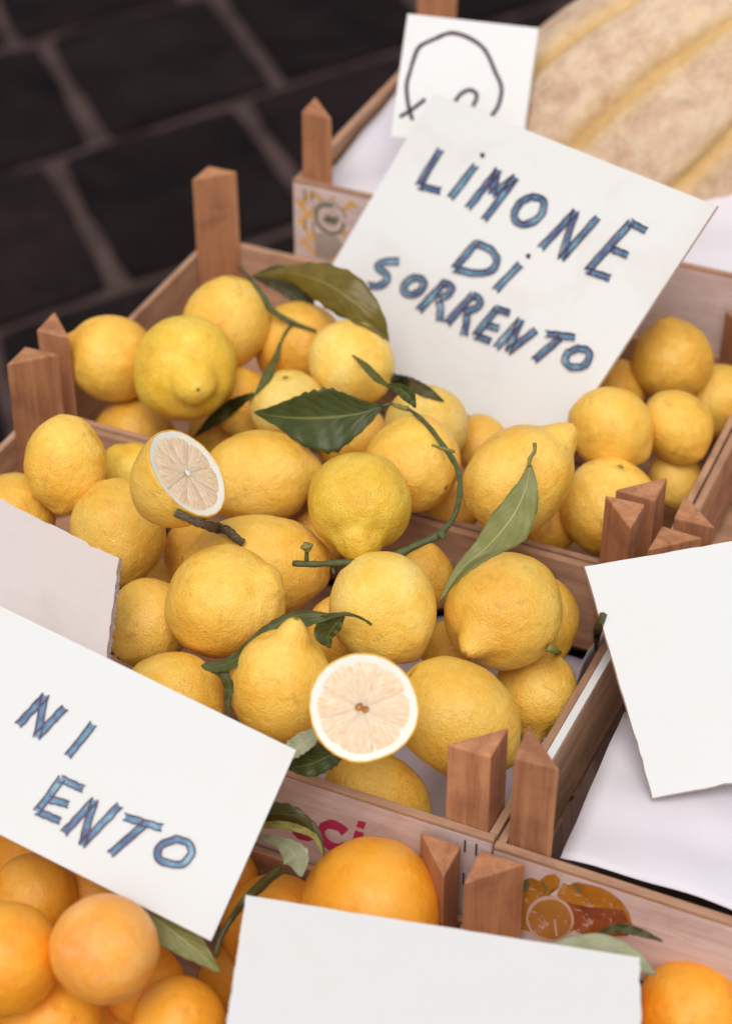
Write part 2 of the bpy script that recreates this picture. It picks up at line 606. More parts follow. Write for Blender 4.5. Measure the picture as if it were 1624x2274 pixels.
# ------------------------------------------------------------------ stall shelves
def stall(name, a0, a1, b0, b1, ztop, label):
    e = empty(name, AB((a0 + a1) / 2, (b0 + b1) / 2, GZ), -PH)
    tagit(e, label, 'shelf', 'stepped shelves of the stall')
    la, lb, h = (a1 - a0) / 2, (b1 - b0) / 2, ztop - GZ
    v, f = boxv(-la, la, -lb, lb, h - 0.02, h)
    lmesh('shelf_top', v, f, M['stall'], e)
    for sx in (-1, 1):
        for sy in (-1, 1):
            x, y = sx * (la - 0.05), sy * (lb - 0.05)
            v, f = boxv(x - 0.02, x + 0.02, y - 0.02, y + 0.02, 0, h - 0.021)
            lmesh('leg', v, f, M['stall'], e)


stall('stall_shelf', -0.80, 0.60, 0.870, 1.47, -0.118, 'dark shelf under the lemon crates')
stall('stall_shelf', -0.72, 0.60, 1.50, 1.95, -0.035, 'dark raised shelf under the crate at the top of the photo')
stall('stall_shelf', -0.98, 0.60, 0.50, 0.866, -0.190, 'dark low shelf under the orange crates at the front')

# ------------------------------------------------------------------ crates
def post_mesh(corner, leg, h0, h1):
    """triangular corner post; corner = (sx, sy) tells which way the right angle points."""
    sx, sy = corner
    base = [(0, 0), (-sx * leg, 0), (0, -sy * leg)]
    if sx * sy < 0: base = [base[0], base[2], base[1]]
    v, tilt = [], 0.0012
    for z in (h0, h1):
        for (x, y) in base:
            v.append((x + rnd.uniform(-tilt, tilt), y + rnd.uniform(-tilt, tilt), z))
    f = [(2, 1, 0), (3, 4, 5), (0, 1, 4, 3), (1, 2, 5, 4), (2, 0, 3, 5)]
    return v, f


def crate(a0, a1, b0, b1, zr, label, depth=0.105, wall=0.082, leg=0.031, tops=None, front='panel_x', group='open wooden fruit crates', skip=(), sl=0.0, sr=0.0, printed=False):
    e = empty('wooden_crate', AB(a0, b0, zr - depth), -PH)
    tagit(e, label, 'crate', group)
    Lx, Ly, H, T = a1 - a0, b1 - b0, depth, 0.006
    parts = {}
    def part(nm, key, box, mat):
        v, f = boxv(*box, jit=0.0006)
        # crates are knocked a little out of square
        v = [(x + (sl * (1 - x / Lx) + sr * (x / Lx)) * (y / Ly), y, z) for x, y, z in v]
        o = bevel(lmesh(nm, v, f, M[mat], e), 0.001)
        parts[key] = o
        return o
    part('front_panel', 'F', (0, Lx, 0, T, H - wall, H), front)
    part('back_panel', 'Bk', (0, Lx, Ly - T, Ly, H - wall, H), 'panel_x')
    part('side_panel', 'L', (0, T, T + .001, Ly - T - .001, H - wall + .002, H - .001), 'panel_y')
    part('side_panel', 'R', (Lx - T, Lx, T + .001, Ly - T - .001, H - wall + .002, H - .001), 'panel_y')
    # bottom planks resting on two thin rails
    if printed:
        v, f = boxv(.001, Lx - .001, -0.0005, 0.0, H - wall + .001, H - .0035)
        v = [(x, y - 0.0002, z) for x, y, z in v]
        pf = lmesh('printed_face', v, f, M['print_panel'], parts['F'])
        for xx in (0.012, 0.02, Lx - .02, Lx - .012):
            for zz in (H - .018, H - .05):
                v, f = boxv(xx, xx + .0012, -0.0013, -0.0003, zz, zz + .011)
                lmesh('staple', v, f, M['iron'], parts['F'])
    n = 4
    pw = (Ly - 0.004) / n
    for i in range(n):
        part('bottom_plank', 'b%d' % i, (0.001, Lx - 0.001, 0.002 + i * pw + 0.003, 0.002 + (i + 1) * pw - 0.003, 0.006, 0.011), 'panel_x')
    part('bottom_rail', 'r0', (0, 0.02, 0, Ly, 0.0, 0.0055), 'panel_y')
    part('bottom_rail', 'r1', (Lx - 0.02, Lx, 0, Ly, 0.0, 0.0055), 'panel_y')
    tops = tops or {}
    for key, (sx, sy) in {'FL': (-1, -1), 'FR': (1, -1), 'BL': (-1, 1), 'BR': (1, 1)}.items():
        if key in skip: continue
        x = T + .0008 if sx < 0 else Lx - T - .0008
        y = T + .0008 if sy < 0 else Ly - T - .0008
        x += (sl if sx < 0 else sr) * (y / Ly)
        v, f = post_mesh((sx, sy), leg, 0.0115, H + tops.get(key, 0.072))
        o = bevel(lmesh('corner_post', [(p[0] + x, p[1] + y, p[2]) for p in v], f, M['post_z'], e), 0.0013)
        parts[key] = o
    return e, parts


C2, C2p = crate(-0.8250, -0.2815, 1.1665, 1.4835, 0.0, 'wooden lemon crate with tall back corner post, behind the near lemon crate', tops={'BL': 0.080, 'FL': 0.078, 'FR': 0.068, 'BR': 0.05})
C1, C1p = crate(-0.8265, -0.2945, 0.8665, 1.1635, 0.0, sr=.0100, label= 'near lemon crate with red letters on its pale front panel', tops={'FR': 0.068, 'BR': 0.074}, printed=True)
C4, C4p = crate(-0.2938, 0.25, 0.8640, 1.1635, -0.002, sl=.0100, label= 'crate lined with white paper, orange fruit printed on its front', tops={'FL': 0.079, 'BL': 0.060}, printed=True)
C3, C3p = crate(-0.7365, -0.18, 1.4880, 1.80, 0.078, 'raised crate with yellow lattice print and round green emblem', tops={'FL': 0.067}, printed=True)
C5, C5p = crate(-0.845, -0.3055, 0.555, 0.8635, -0.078, 'low front crate holding oranges, in front of the red letters', tops={'BR': 0.076, 'BL': .07})
C6, C6p = crate(-0.3045, 0.24, 0.555, 0.8600, -0.082, 'low crate at the bottom right, below the printed fruit panel', tops={'BL': 0.086, 'BR': .07})
C7, C7p = crate(-0.2795, 0.25, 1.1665, 1.4835, 0.0, 'crate of oranges at the right edge behind the paired posts', tops={'FL': 0.056, 'BL': .07})
# white strip on the top edge of the neighbouring crate's left wall
strip_a = -0.2950
o = mesh('paper_strip', [AB(-0.2938 + 0.0100 * (y - .864) / .2995 + x, y, z) for (x, y, z) in boxv(0.0002, 0.0058, 0.9005, 1.125, -0.0010, 0.0006)[0]], boxv(0, 1, 0, 1, 0, 1)[1], M['card_clean'])
tagit(o, 'thin white paper strip along the top edge of a crate side', 'paper')

# nails on posts
# ------------------------------------------------------------------ flat print helpers
def polyprint(name, pts, p0, n, mat, parent, lift):
    vs = [PP(x, y, p0, n) + n * lift for x, y in pts]
    c = np.mean(vs, axis=0)
    k = len(vs)
    ob = mesh(name, vs + [c], [(i, (i + 1) % k, k) for i in range(k)], mat, origin=c)
    reparent(ob, parent)
    return ob


def reparent(ob, parent):
    """keep the world position while parenting (parents are only moved and turned about z)."""
    bpy.context.view_layer.update()
    mw = ob.matrix_world.copy()
    ob.parent = parent
    ob.matrix_parent_inverse = parent.matrix_world.inverted()
    ob.matrix_basis = mw


def ell(cx, cy, rx, ry, rot=0.0, n=28, a0=0.0, a1=2 * math.pi, wob=0.0):
    out = []
    full = abs(a1 - a0 - 2 * math.pi) < 1e-6
    for i in range(n):
        a = a0 + (a1 - a0) * i / (n if full else n - 1)
        k = 1 + wob * math.sin(a * 3 + cx) + wob * 0.6 * math.sin(a * 7 + cy)
        x, y = rx * k * math.cos(a), ry * k * math.sin(a)
        out.append((cx + x * math.cos(rot) - y * math.sin(rot), cy + x * math.sin(rot) + y * math.cos(rot)))
    return out


def smooth_path(pts, n=6):
    P_ = [np.array(p, float) for p in pts]
    if len(P_) < 3:
        return [P_[0] + (P_[-1] - P_[0]) * i / n for i in range(n + 1)]
    out = []
    ext = [2 * P_[0] - P_[1]] + P_ + [2 * P_[-1] - P_[-2]]
    for i in range(1, len(ext) - 2):
        p0, p1_, p2_, p3 = ext[i - 1], ext[i], ext[i + 1], ext[i + 2]
        for k in range(n):
            t = k / n
            out.append(0.5 * ((2 * p1_) + (-p0 + p2_) * t + (2 * p0 - 5 * p1_ + 4 * p2_ - p3) * t * t + (-p0 + 3 * p1_ - 3 * p2_ + p3) * t ** 3))
    out.append(P_[-1])
    return out


def ribbon(pts, wd, closed=False, smooth=True, jit=0.08, grow=0.0):
    if closed: pts = list(pts) + [pts[0]]
    path = smooth_path(pts, 14 if wd < 10 else 7) if smooth else [np.array(p, float) for p in pts]
    if not smooth:
        q = []
        for i in range(len(path) - 1):
            nn_ = 5 if len(path) < 4 else 1
            for k in range(nn_): q.append(path[i] + (path[i + 1] - path[i]) * k / nn_)
        q.append(path[-1]); path = q
    if grow and not closed:
        d0 = unit(path[0] - path[1]); d1 = unit(path[-1] - path[-2])
        path = [path[0] + d0 * grow] + path[1:-1] + [path[-1] + d1 * grow]
    vs, fs = [], []
    for i, p in enumerate(path):
        a_ = path[max(0, i - 1)]; b_ = path[min(len(path) - 1, i + 1)]
        if closed and (i == 0 or i == len(path) - 1): a_, b_ = path[-2], path[1]
        d = unit(b_ - a_)
        nn = np.array([-d[1], d[0]])
        ww = wd * 0.5 * (1 + jit * math.sin(i * 1.7 + p[0]))
        vs += [p + nn * ww, p - nn * ww]
        if i: fs.append((2 * i - 2, 2 * i - 1, 2 * i + 1, 2 * i))
    return vs, fs


def strokes_mesh(name, strokes, wd, p0, n, mat, parent, lift, smooth=True, grow=0.0, par_rot=False):
    V, Fc = [], []
    for idx, st in enumerate(strokes):
        pts, closed = st[0], st[1]
        pts = [(x + 0.5 * math.sin(x * 3.1), y + 0.5 * math.sin(y * 2.7)) for x, y in pts]
        sm = st[2] if len(st) > 2 else smooth
        vs, fs = ribbon(pts, wd, closed, sm, grow=grow)
        k = len(V)
        V += [PP(q[0], q[1], p0, n) + n * (lift + idx * 0.00002) for q in vs]
        Fc += [tuple(i + k for i in f) for f in fs]
    ob = mesh(name, V, Fc, mat, origin=np.mean(V, axis=0))
    reparent(ob, parent)
    return ob


# front faces (n points to the camera side)
nF = -B
# C1 front panel lettering "ocio" (partly hidden)
p0 = AB(-0.5, 0.8665, 0)
def m7(x, y): return (555 + 0.2187 * x, 1692.9 + 0.2187 * y)
def arc7(cx, cy, r, a0, a1): return [m7(cx + r * math.cos(rad(q)) * 1.02, cy + r * math.sin(rad(q)) * 0.86 + 0.25 * r * math.cos(rad(q))) for q in np.linspace(a0, a1, 15)]
lets = [(arc7(560, 665, 92, 0, 345), False), (arc7(858, 738, 132, -35, -325), False),
        ([m7(1120, 690), m7(1060, 860)], False, False), (arc7(1330, 890, 112, 0, 345), False)]
strokes_mesh('lettering', lets, 19, p0, nF, M['red_print'], C1p['F'], 0.0012)
polyprint('lettering', [m7(1105, 582), m7(1183, 600), m7(1160, 668), m7(1085, 645)], p0, nF, M['red_print'], C1p['F'], 0.0012)

# C3 label
p3 = AB(-0.7, 1.488, 0.05)
def m3(x, y): return (638.3 + 0.13671 * x, 388.5 + 0.13671 * y)
lat = []
for (q0, q1) in (((230, 430), (430, 270)), ((160, 400), (400, 700)), ((170, 480), (300, 450)), ((190, 760), (430, 560)), ((190, 700), (450, 1060)), ((220, 1090), (420, 960)), ((220, 1040), (480, 1280)),
                 ((430, 270), (560, 400)), ((720, 330), (760, 380)), ((900, 560), (1080, 430)), ((880, 980), (980, 900)), ((700, 1350), (780, 1290)), ((1000, 420), (1120, 500))):
    lat.append(([m3(*q0), m3(*q1)], False, False))
strokes_mesh('lattice_print', lat, 7.5, p3, nF, M['yellow_print'], C3p['F'], 0.0010)
ring = [(m3(690 + 225 * math.cos(q) , 710 + 225 * math.sin(q) + 60 * math.cos(q))) for q in np.linspace(0.0, 4.9, 26)]
strokes_mesh('emblem_ring', [(ring, False)], 6.5, p3, nF, M['green_print'], C3p['F'], 0.0011)
mono = [([m3(600, 740), m3(650, 650), m3(660, 760)], False, False), ([m3(690, 660), m3(690, 780)], False, False), ([m3(690, 700), m3(740, 690), m3(745, 790)], False, False), ([m3(780, 680), m3(830, 670)], False, False), ([m3(790, 690), m3(780, 790)], False, False), ([m3(780, 730), m3(820, 735)], False, False)]
strokes_mesh('emblem_letters', mono, 5.5, p3, nF, M['green_print'], C3p['F'], 0.0014)
txt = []
for r_, (x0, x1) in enumerate(((430, 850), (460, 880), (460, 860), (470, 820), (470, 690))):
    yy = 950 + r_ * 78
    x = x0
    while x < x1:
        wl = 22 + 16 * rnd.random()
        txt.append(([m3(x, yy + (x - 430) * 0.23), m3(x + wl, yy + (x + wl - 430) * 0.23)], False, False))
        x += wl + 14
strokes_mesh('small_print', txt, 5.0, p3, nF, M['green_print'], C3p['F'], 0.0011)
txt = []
for q in np.linspace(3.5, 5.9, 9):
    cxq, cyq = 690 + 280 * math.cos(q), 700 + 270 * math.sin(q) + 60 * math.cos(q)
    txt.append(([m3(cxq - 18, cyq - 24), m3(cxq + 10, cyq + 26)], False, False))
strokes_mesh('small_print', txt, 4.0, p3, nF, M['green_print'], C3p['F'], 0.0011)

# C4 fruit print
p4 = AB(-0.2, 0.864, 0)
def m4(x, y): return (1110 + 0.2187 * x, 1887 + 0.2187 * y)
left_blob = [m4(*q) for q in ((205, 420), (240, 300), (320, 275), (400, 310), (470, 250), (560, 240), (610, 290), (600, 370), (520, 400), (500, 470), (640, 520), (760, 640), (780, 800), (560, 880), (205, 800))]
polyprint('fruit_print', left_blob, p4, nF, M['oprint'], C4p['F'], 0.0009)
polyprint('fruit_print', [m4(*q) for q in ((580, 450), (640, 330), (700, 350), (780, 320), (900, 345), (1010, 370), (1120, 420), (1230, 510), (1310, 630), (1350, 760), (1340, 840), (900, 860), (700, 640))], p4, nF, M['oprint'], C4p['F'], 0.0011)
polyprint('fruit_print', [m4(*q) for q in ((620, 500), (760, 540), (900, 570), (1100, 580), (1250, 600), (1345, 780), (1300, 860), (900, 880), (760, 800), (720, 640))], p4, nF, M['oprint_dark'], C4p['F'], 0.0014)
polyprint('fruit_print', [m4(*q) for q in ell(510, 680, 245, 225, 0.2, 26, wob=0.01)], p4, nF, M['pale_print'], C4p['F'], 0.0016)
polyprint('fruit_print', [m4(*q) for q in ell(515, 690, 218, 200, 0.2, 26, wob=0.015)], p4, nF, M['oprint_cut'], C4p['F'], 0.0018)
strokes_mesh('fruit_print', [([m4(560, 690), m4(580, 860)], False, False)], 5, p4, nF, M['pale_print'], C4p['F'], 0.0020)
for q in (((205, 310), (250, 330), (290, 275), (310, 330), (290, 390), (210, 430)), ((420, 300), (450, 310), (485, 400), (465, 420)), ((745, 310), (780, 330), (825, 400), (790, 415))):
    polyprint('leaf_print', [m4(*k) for k in q], p4, nF, M['green_print'], C4p['F'], 0.0019)

# ------------------------------------------------------------------ boards (signs)
def quad_board(name, corners, thick, mat, edge, label, cat, rough=0.0, group=None):
    """corners TL, TR, BR, BL in world space, facing the camera; gets thickness behind."""
    TL, TR, BR, BL = [np.array(c) for c in corners]
    n = unit(np.cross(BL - TL, TR - TL))
    if np.dot(n, CAM - TL) < 0: n = -n
    c = (TL + TR + BR + BL) / 4
    N_ = 26
    ring_ = []
    for (p, q) in ((TL, TR), (TR, BR), (BR, BL), (BL, TL)):
        for i in range(N_):
            k = i / N_
            pt = p + (q - p) * k
            if i and rough:
                inn = unit(c - pt)
                pt = pt + inn * rough * (rnd.random() + (1.5 if rnd.random() < 0.08 else 0))
            ring_.append(pt)
    K = len(ring_)
    vs = ring_ + [p - n * thick for p in ring_]
    # slightly rounded front edge
    fs = [tuple(range(K))]
    fs.append(tuple(reversed(range(K, 2 * K))))
    o = mesh(name, vs, fs, mat, origin=c)
    e = mesh('board_edge', vs, [(i, (i + 1) % K, K + (i + 1) % K, K + i) for i in range(K)], edge, parent=o)
    tagit(o, label, cat, group)
    return o, TL, n


def para(TL, TR, BR, BL, tBR):
    """depths that make the four pixel corners a parallelogram."""
    d = [np.array([(x - 812) / FPX, (1137 - y) / FPX, 1.0]) for x, y in (TL, TR, BR, BL)]
    Mx = np.array([-d[0], d[1], d[3]]).T
    s = np.linalg.solve(Mx, d[2])          # -tTL dTL + tTR dTR + tBL dBL = tBR dBR
    tTL, tTR, tBL = s * tBR
    return [PT(*TL, tTL), PT(*TR, tTR), PT(*BR, tBR), PT(*BL, tBL)], (tTL, tTR, tBR, tBL)


cs, dep = para((962, 206), (1591, 457), (1221, 1018), (658, 722), 1.665)
#print('S1 depths', dep, [round(float(np.linalg.norm(cs[i] - cs[(i + 1) % 4])), 3) for i in range(4)])

# paths of the hand lettering, in the sign's own drawing grid
def r2(x, y): return (888 + .3554 * x, 288.6 + .3554 * y)
def r1(x, y): return (777 + .3589 * x, 527.3 + .3589 * y)
def rr(f, L): return [f(*q) for q in L]


def edge_line(pts, closed, sm, off):
    if closed: pts = list(pts) + [pts[0]]
    path = smooth_path(pts, 5) if sm else smooth_path([pts[0], pts[-1]], 8)
    out = []
    for i, p in enumerate(path):
        a_, b_ = path[max(0, i - 1)], path[min(len(path) - 1, i + 1)]
        if closed and i in (0, len(path) - 1): a_, b_ = path[-2], path[1]
        d = unit(np.array(b_) - np.array(a_))
        k = off * (1 + 0.10 * math.sin(i * 1.3 + off + p[0] * .1))
        out.append((p[0] - d[1] * k, p[1] + d[0] * k))
    if not closed:      # the pen overshoots a little
        e0, e1 = np.array(out[0]) - np.array(out[1]), np.array(out[-1]) - np.array(out[-2])
        out[0] = tuple(np.array(out[0]) + unit(e0) * (1.5 + abs(off) * .25))
        out[-1] = tuple(np.array(out[-1]) + unit(e1) * (1.0 + abs(off) * .25))
    return out


def sign(name, corners, label, group, strokes, dots=(), wd=13.0, thick=0.003, mat='card', edge='card_edge', rough=0.0, black=None, bw=8.0):
    o, p, n = quad_board(name, corners, thick, M[mat], M[edge], label, 'sign', rough, group)
    if strokes:
        strokes_mesh('lettering_fill', strokes, wd * 0.74, p, n, M['ink_blue'], o, 0.0002, grow=1)
        lines = []
        for st in strokes:
            sm = st[2] if len(st) > 2 else True
            for sgn in (-1, 1):
                lines.append((edge_line(st[0], st[1], sm, sgn * wd * 0.44), False, False))
        strokes_mesh('lettering_outline', lines, wd * 0.20, p, n, M['ink_dark'], o, 0.0010, smooth=False)
    for d in dots:
        ob = polyprint('dot', ell(d[0], d[1], 5.5, 6, 0, 12, wob=0.12), p, n, M['ink_dark'], o, 0.0006)
    if black:
        strokes_mesh('price_strokes', black, bw, p, n, M['ink_black'], o, 0.0004)
    return o


C_ = False
S1_strokes = [
    (rr(r2, ((253, 125), (120, 345))), C_, False), (rr(r2, ((125, 350), (250, 380))), C_, False),
    (rr(r2, ((472, 225), (318, 422))), C_, False),
    (rr(r2, ((428, 485), (615, 250))), C_, False), (rr(r2, ((613, 255), (577, 400))), C_, False), (rr(r2, ((577, 400), (722, 297))), C_, False), (rr(r2, ((722, 297), (530, 560))), C_, False),
    (rr(r2, ((835, 415), (895, 440), (895, 505), (850, 565), (770, 590), (720, 560), (722, 505), (765, 445))), True),
    (rr(r2, ((885, 735), (1098, 510))), C_, False), (rr(r2, ((1098, 510), (1010, 805))), C_, False), (rr(r2, ((1010, 805), (1235, 550))), C_, False),
    (rr(r2, ((1443, 580), (1172, 878))), C_, False), (rr(r2, ((1445, 580), (1535, 628))), C_, False), (rr(r2, ((1320, 742), (1420, 782))), C_, False), (rr(r2, ((1172, 878), (1310, 925))), C_, False),
    (rr(r1, ((785, 35), (648, 190))), C_, False), (rr(r1, ((785, 35), (880, 80), (912, 145), (875, 205), (780, 222), (648, 195))), C_),
    (rr(r1, ((1052, 170), (905, 325))), C_, False),
    (rr(r1, ((303, 148), (220, 150), (178, 185), (232, 230), (225, 275), (180, 300), (118, 300))), C_),
    (rr(r1, ((430, 248), (462, 275), (445, 325), (385, 355), (338, 335), (345, 290), (385, 255))), True),
    (rr(r1, ((590, 278), (432, 450))), C_, False), (rr(r1, ((585, 280), (632, 305), (615, 350), (545, 385))), C_), (rr(r1, ((552, 385), (565, 440), (558, 515))), C_),
    (rr(r1, ((765, 355), (605, 530))), C_, False), (rr(r1, ((765, 355), (810, 388), (790, 435), (715, 460))), C_), (rr(r1, ((728, 460), (725, 530), (710, 605))), C_),
    (rr(r1, ((912, 442), (780, 608))), C_, False), (rr(r1, ((912, 442), (990, 468))), C_, False), (rr(r1, ((850, 545), (922, 562))), C_, False), (rr(r1, ((780, 608), (872, 640))), C_, False),
    (rr(r1, ((912, 680), (1060, 512))), C_, False), (rr(r1, ((1060, 512), (985, 705))), C_, False), (rr(r1, ((985, 705), (1152, 578))), C_, False),
    (rr(r1, ((1220, 598), (1392, 618))), C_, False), (rr(r1, ((1305, 625), (1145, 760))), C_, False),
    (rr(r1, ((1420, 685), (1480, 705), (1482, 758), (1440, 800), (1375, 802), (1338, 765), (1355, 715))), True),
]
S1 = sign('market_sign', cs, 'white card sign hand-lettered LIMONE DI SORRENTO in blue marker', 'hand-lettered market signs', S1_strokes, [r2(515, 158), r1(1103, 115)], wd=15.5)

# lower left sign, only its right half shows
def s2(x, y): return (161 + .4102 * x, 1548.5 + .4102 * y)
S2c = [PT(-175, 1260, 1.335), PT(657, 1666, 1.298), PT(468, 2090, 1.255), None]
S2c[3] = S2c[0] + S2c[2] - S2c[1]
S2_strokes = [
    (rr(s2, ((108, 150), (-22, 320))), C_, False),
    (rr(s2, ((-290, 150), (-150, -5))), C_, False), (rr(s2, ((-150, -5), (-190, 215))), C_, False), (rr(s2, ((-190, 215), (-45, 60))), C_, False),
    (rr(s2, ((-60, 445), (-190, 620))), C_, False), (rr(s2, ((-60, 445), (55, 498))), C_, False), (rr(s2, ((-125, 555), (-25, 580))), C_, False), (rr(s2, ((-190, 620), (-70, 670))), C_, False),
    (rr(s2, ((-45, 735), (118, 560))), C_, False), (rr(s2, ((118, 560), (52, 800))), C_, False), (rr(s2, ((52, 800), (252, 590))), C_, False),
    (rr(s2, ((285, 652), (480, 708))), C_, False), (rr(s2, ((392, 690), (205, 848))), C_, False),
    (rr(s2, ((560, 770), (630, 795), (640, 855), (590, 905), (510, 900), (460, 865), (478, 805))), True),
]
S2 = sign('market_sign', S2c, 'white card sign at the lower left, its blue letters ending in ENTO', 'hand-lettered market signs', S2_strokes, wd=17, mat='card_clean', thick=0.0025)

# blank boards
S3c = [PT(545, 1988, 1.262), PT(1420, 2127, 1.225), None, PT(497, 2300, 1.185)]
S3c[2] = S3c[1] + S3c[3] - S3c[0]
S3 = sign('blank_sign', S3c, 'blank white board with a rough top edge in front of the oranges', 'blank white boards', None, thick=0.004, mat='card_clean', rough=0.0005)
S4c = [PT(1297, 1258, 1.425), PT(1860, 1160, 1.44), None, PT(1448, 1772, 1.366)]
S4c[2] = S4c[1] + S4c[3] - S4c[0]
S4 = sign('blank_sign', S4c, 'blank white foam board leaning in the paper-lined crate at the right', 'blank white boards', None, thick=0.005, mat='card_clean', rough=0.0005)
# price sign at the top
def m5(x, y): return (832.5 + .2187 * x, 161 + .2187 * y)
S7c, _ = para((905, 30), (1195, 62), (1158, 330), (866, 304), 1.86)
S7b = [(rr(m5, ((560, -330), (430, -240), (345, 10), (318, 120), (320, 250), (345, 380), (378, 480))), C_), (rr(m5, ((245, 450), (370, 375), (505, 270))), C_),
       (rr(m5, ((808, 295), (870, 215), (950, 178), (1015, 205), (1028, 260), (990, 345))), C_),
       (rr(m5, ((560, -330), (800, -400), (1080, -260), (1225, 10), (1272, 120), (1275, 220), (1240, 350), (1175, 440), (1100, 500))), C_)]
S7 = sign('price_sign', S7c, 'white sheet with black curved strokes, behind the LIMONE sign', None, None, thick=0.0015, black=S7b, bw=8.5)

# corrugated cardboard piece at the left
S6c = [PT(-120, 1045, 1.375), PT(265, 1240, 1.395), PT(232, 1515, 1.335), None]
S6c[3] = S6c[0] + S6c[2] - S6c[1]
S6, _, _n = quad_board('cardboard_piece', S6c, 0.005, M['corrug'], M['corrug_edge'], 'pinkish-white corrugated cardboard piece with a torn edge at the left', 'cardboard', 0.0012)
vs, fs = [], []
p_, q_ = S6c[1], S6c[2]
for i in range(60):          # torn lip along the right edge
    k = i / 59
    c = p_ + (q_ - p_) * k
    out_ = unit(np.cross(_n, q_ - p_)) * (1 if np.dot(np.cross(_n, q_ - p_), Rt) > 0 else -1)
    ww = 0.0012 + 0.0018 * rnd.random()
    vs += [c + _n * 0.0006 - out_ * 0.0003, c + out_ * ww + _n * 0.0002, c + out_ * ww * 0.8 - _n * 0.005]
    if i:
        b0 = 3 * i
        fs += [(b0 - 3, b0 - 2, b0 + 1, b0), (b0 - 2, b0 - 1, b0 + 2, b0 + 1)]
mesh('torn_edge', vs, fs, M['corrug_edge'], parent=S6)


# ------------------------------------------------------------------ papers
def sheet(name, f, nu, nv, mat, label, cat='paper', kindgroup=None):
    vs = [f(i / nu, j / nv) for j in range(nv + 1) for i in range(nu + 1)]
    fs = [(j * (nu + 1) + i, j * (nu + 1) + i + 1, (j + 1) * (nu + 1) + i + 1, (j + 1) * (nu + 1) + i) for j in range(nv) for i in range(nu)]
    o = mesh(name, vs, fs, mat, smooth=True)
    m = o.modifiers.new('thickness', 'SOLIDIFY'); m.thickness = 0.0004
    tagit(o, label, cat, kindgroup)
    return o


def wav(u, v, k=1.0):
    return k * (0.0016 * math.sin(9 * u + 3 * v) + 0.0011 * math.sin(17 * v - 6 * u + 1) + 0.0008 * math.sin(31 * u + 13 * v))


# white paper in the right crate: left edge runs (1378,1598)-(1245,1905)
q0, q1 = PZ(1243, 1908, -0.012), PZ(1385, 1580, -0.03)
def fpaper(u, v):
    p = q0 + (q1 - q0) * v
    return p + A * (0.36 * u) + Z * (wav(u, v, 1.2) + 0.004 * math.sin(u * 5)) + B * (0.004 * u)
sheet('paper_liner', fpaper, 30, 20, M['paper'], 'white paper sheet lying in the crate with the printed fruit panel')
def fliner(u, v):
    # floor then up the right wall of the near lemon crate
    a = -0.47 + min(u, 0.9) / 0.9 * 0.163
    z = -0.090 + (0.0 if u < 0.9 else (u - 0.9) / 0.1 * 0.055)
    return AB(a, 0.876 + 0.280 * v, z + wav(u * 3, v, 1.0)) - A * (0.002 + 0.0015 * math.sin(v * 25))
sheet('paper_liner', fliner, 60, 24, M['tissue'], 'lilac tissue paper lining the near lemon crate')
def fl3(u, v):
    return AB(-0.725 + 0.53 * u, 1.4955 + 0.296 * v, 0.058 + wav(u * 2, v, 2.0) + 0.012 * v + (0.03 * max(0, v - .9)))
sheet('paper_liner', fl3, 40, 24, M['paper'], 'pale lilac sheet spread in the raised crate at the top')
# stained board in the right crate's floor
v, f = boxv(-0.2815, 0.242, 0.872, 1.156, -0.0905, -0.083)
o = mesh('floor_board', [AB(*p) for p in v], f, M['dark_board'])
tagit(o, 'dark stained board on the floor of the paper-lined crate', 'board')


# ------------------------------------------------------------------ citrus fruit
class Noise3:
    def __init__(s, seed, ks, amps, per=5):
        r = np.random.RandomState(seed)
        s.w = []
        for k, a in zip(ks, amps):
            for _ in range(per):
                d = r.normal(size=3); d /= np.linalg.norm(d)
                s.w.append((d * k * r.uniform(0.75, 1.3), r.uniform(0, 6.28), a / math.sqrt(per)))
    def __call__(s, p):
        out = np.zeros(len(p))
        for k, ph, a in s.w: out += a * np.sin(p @ k + ph)
        return out


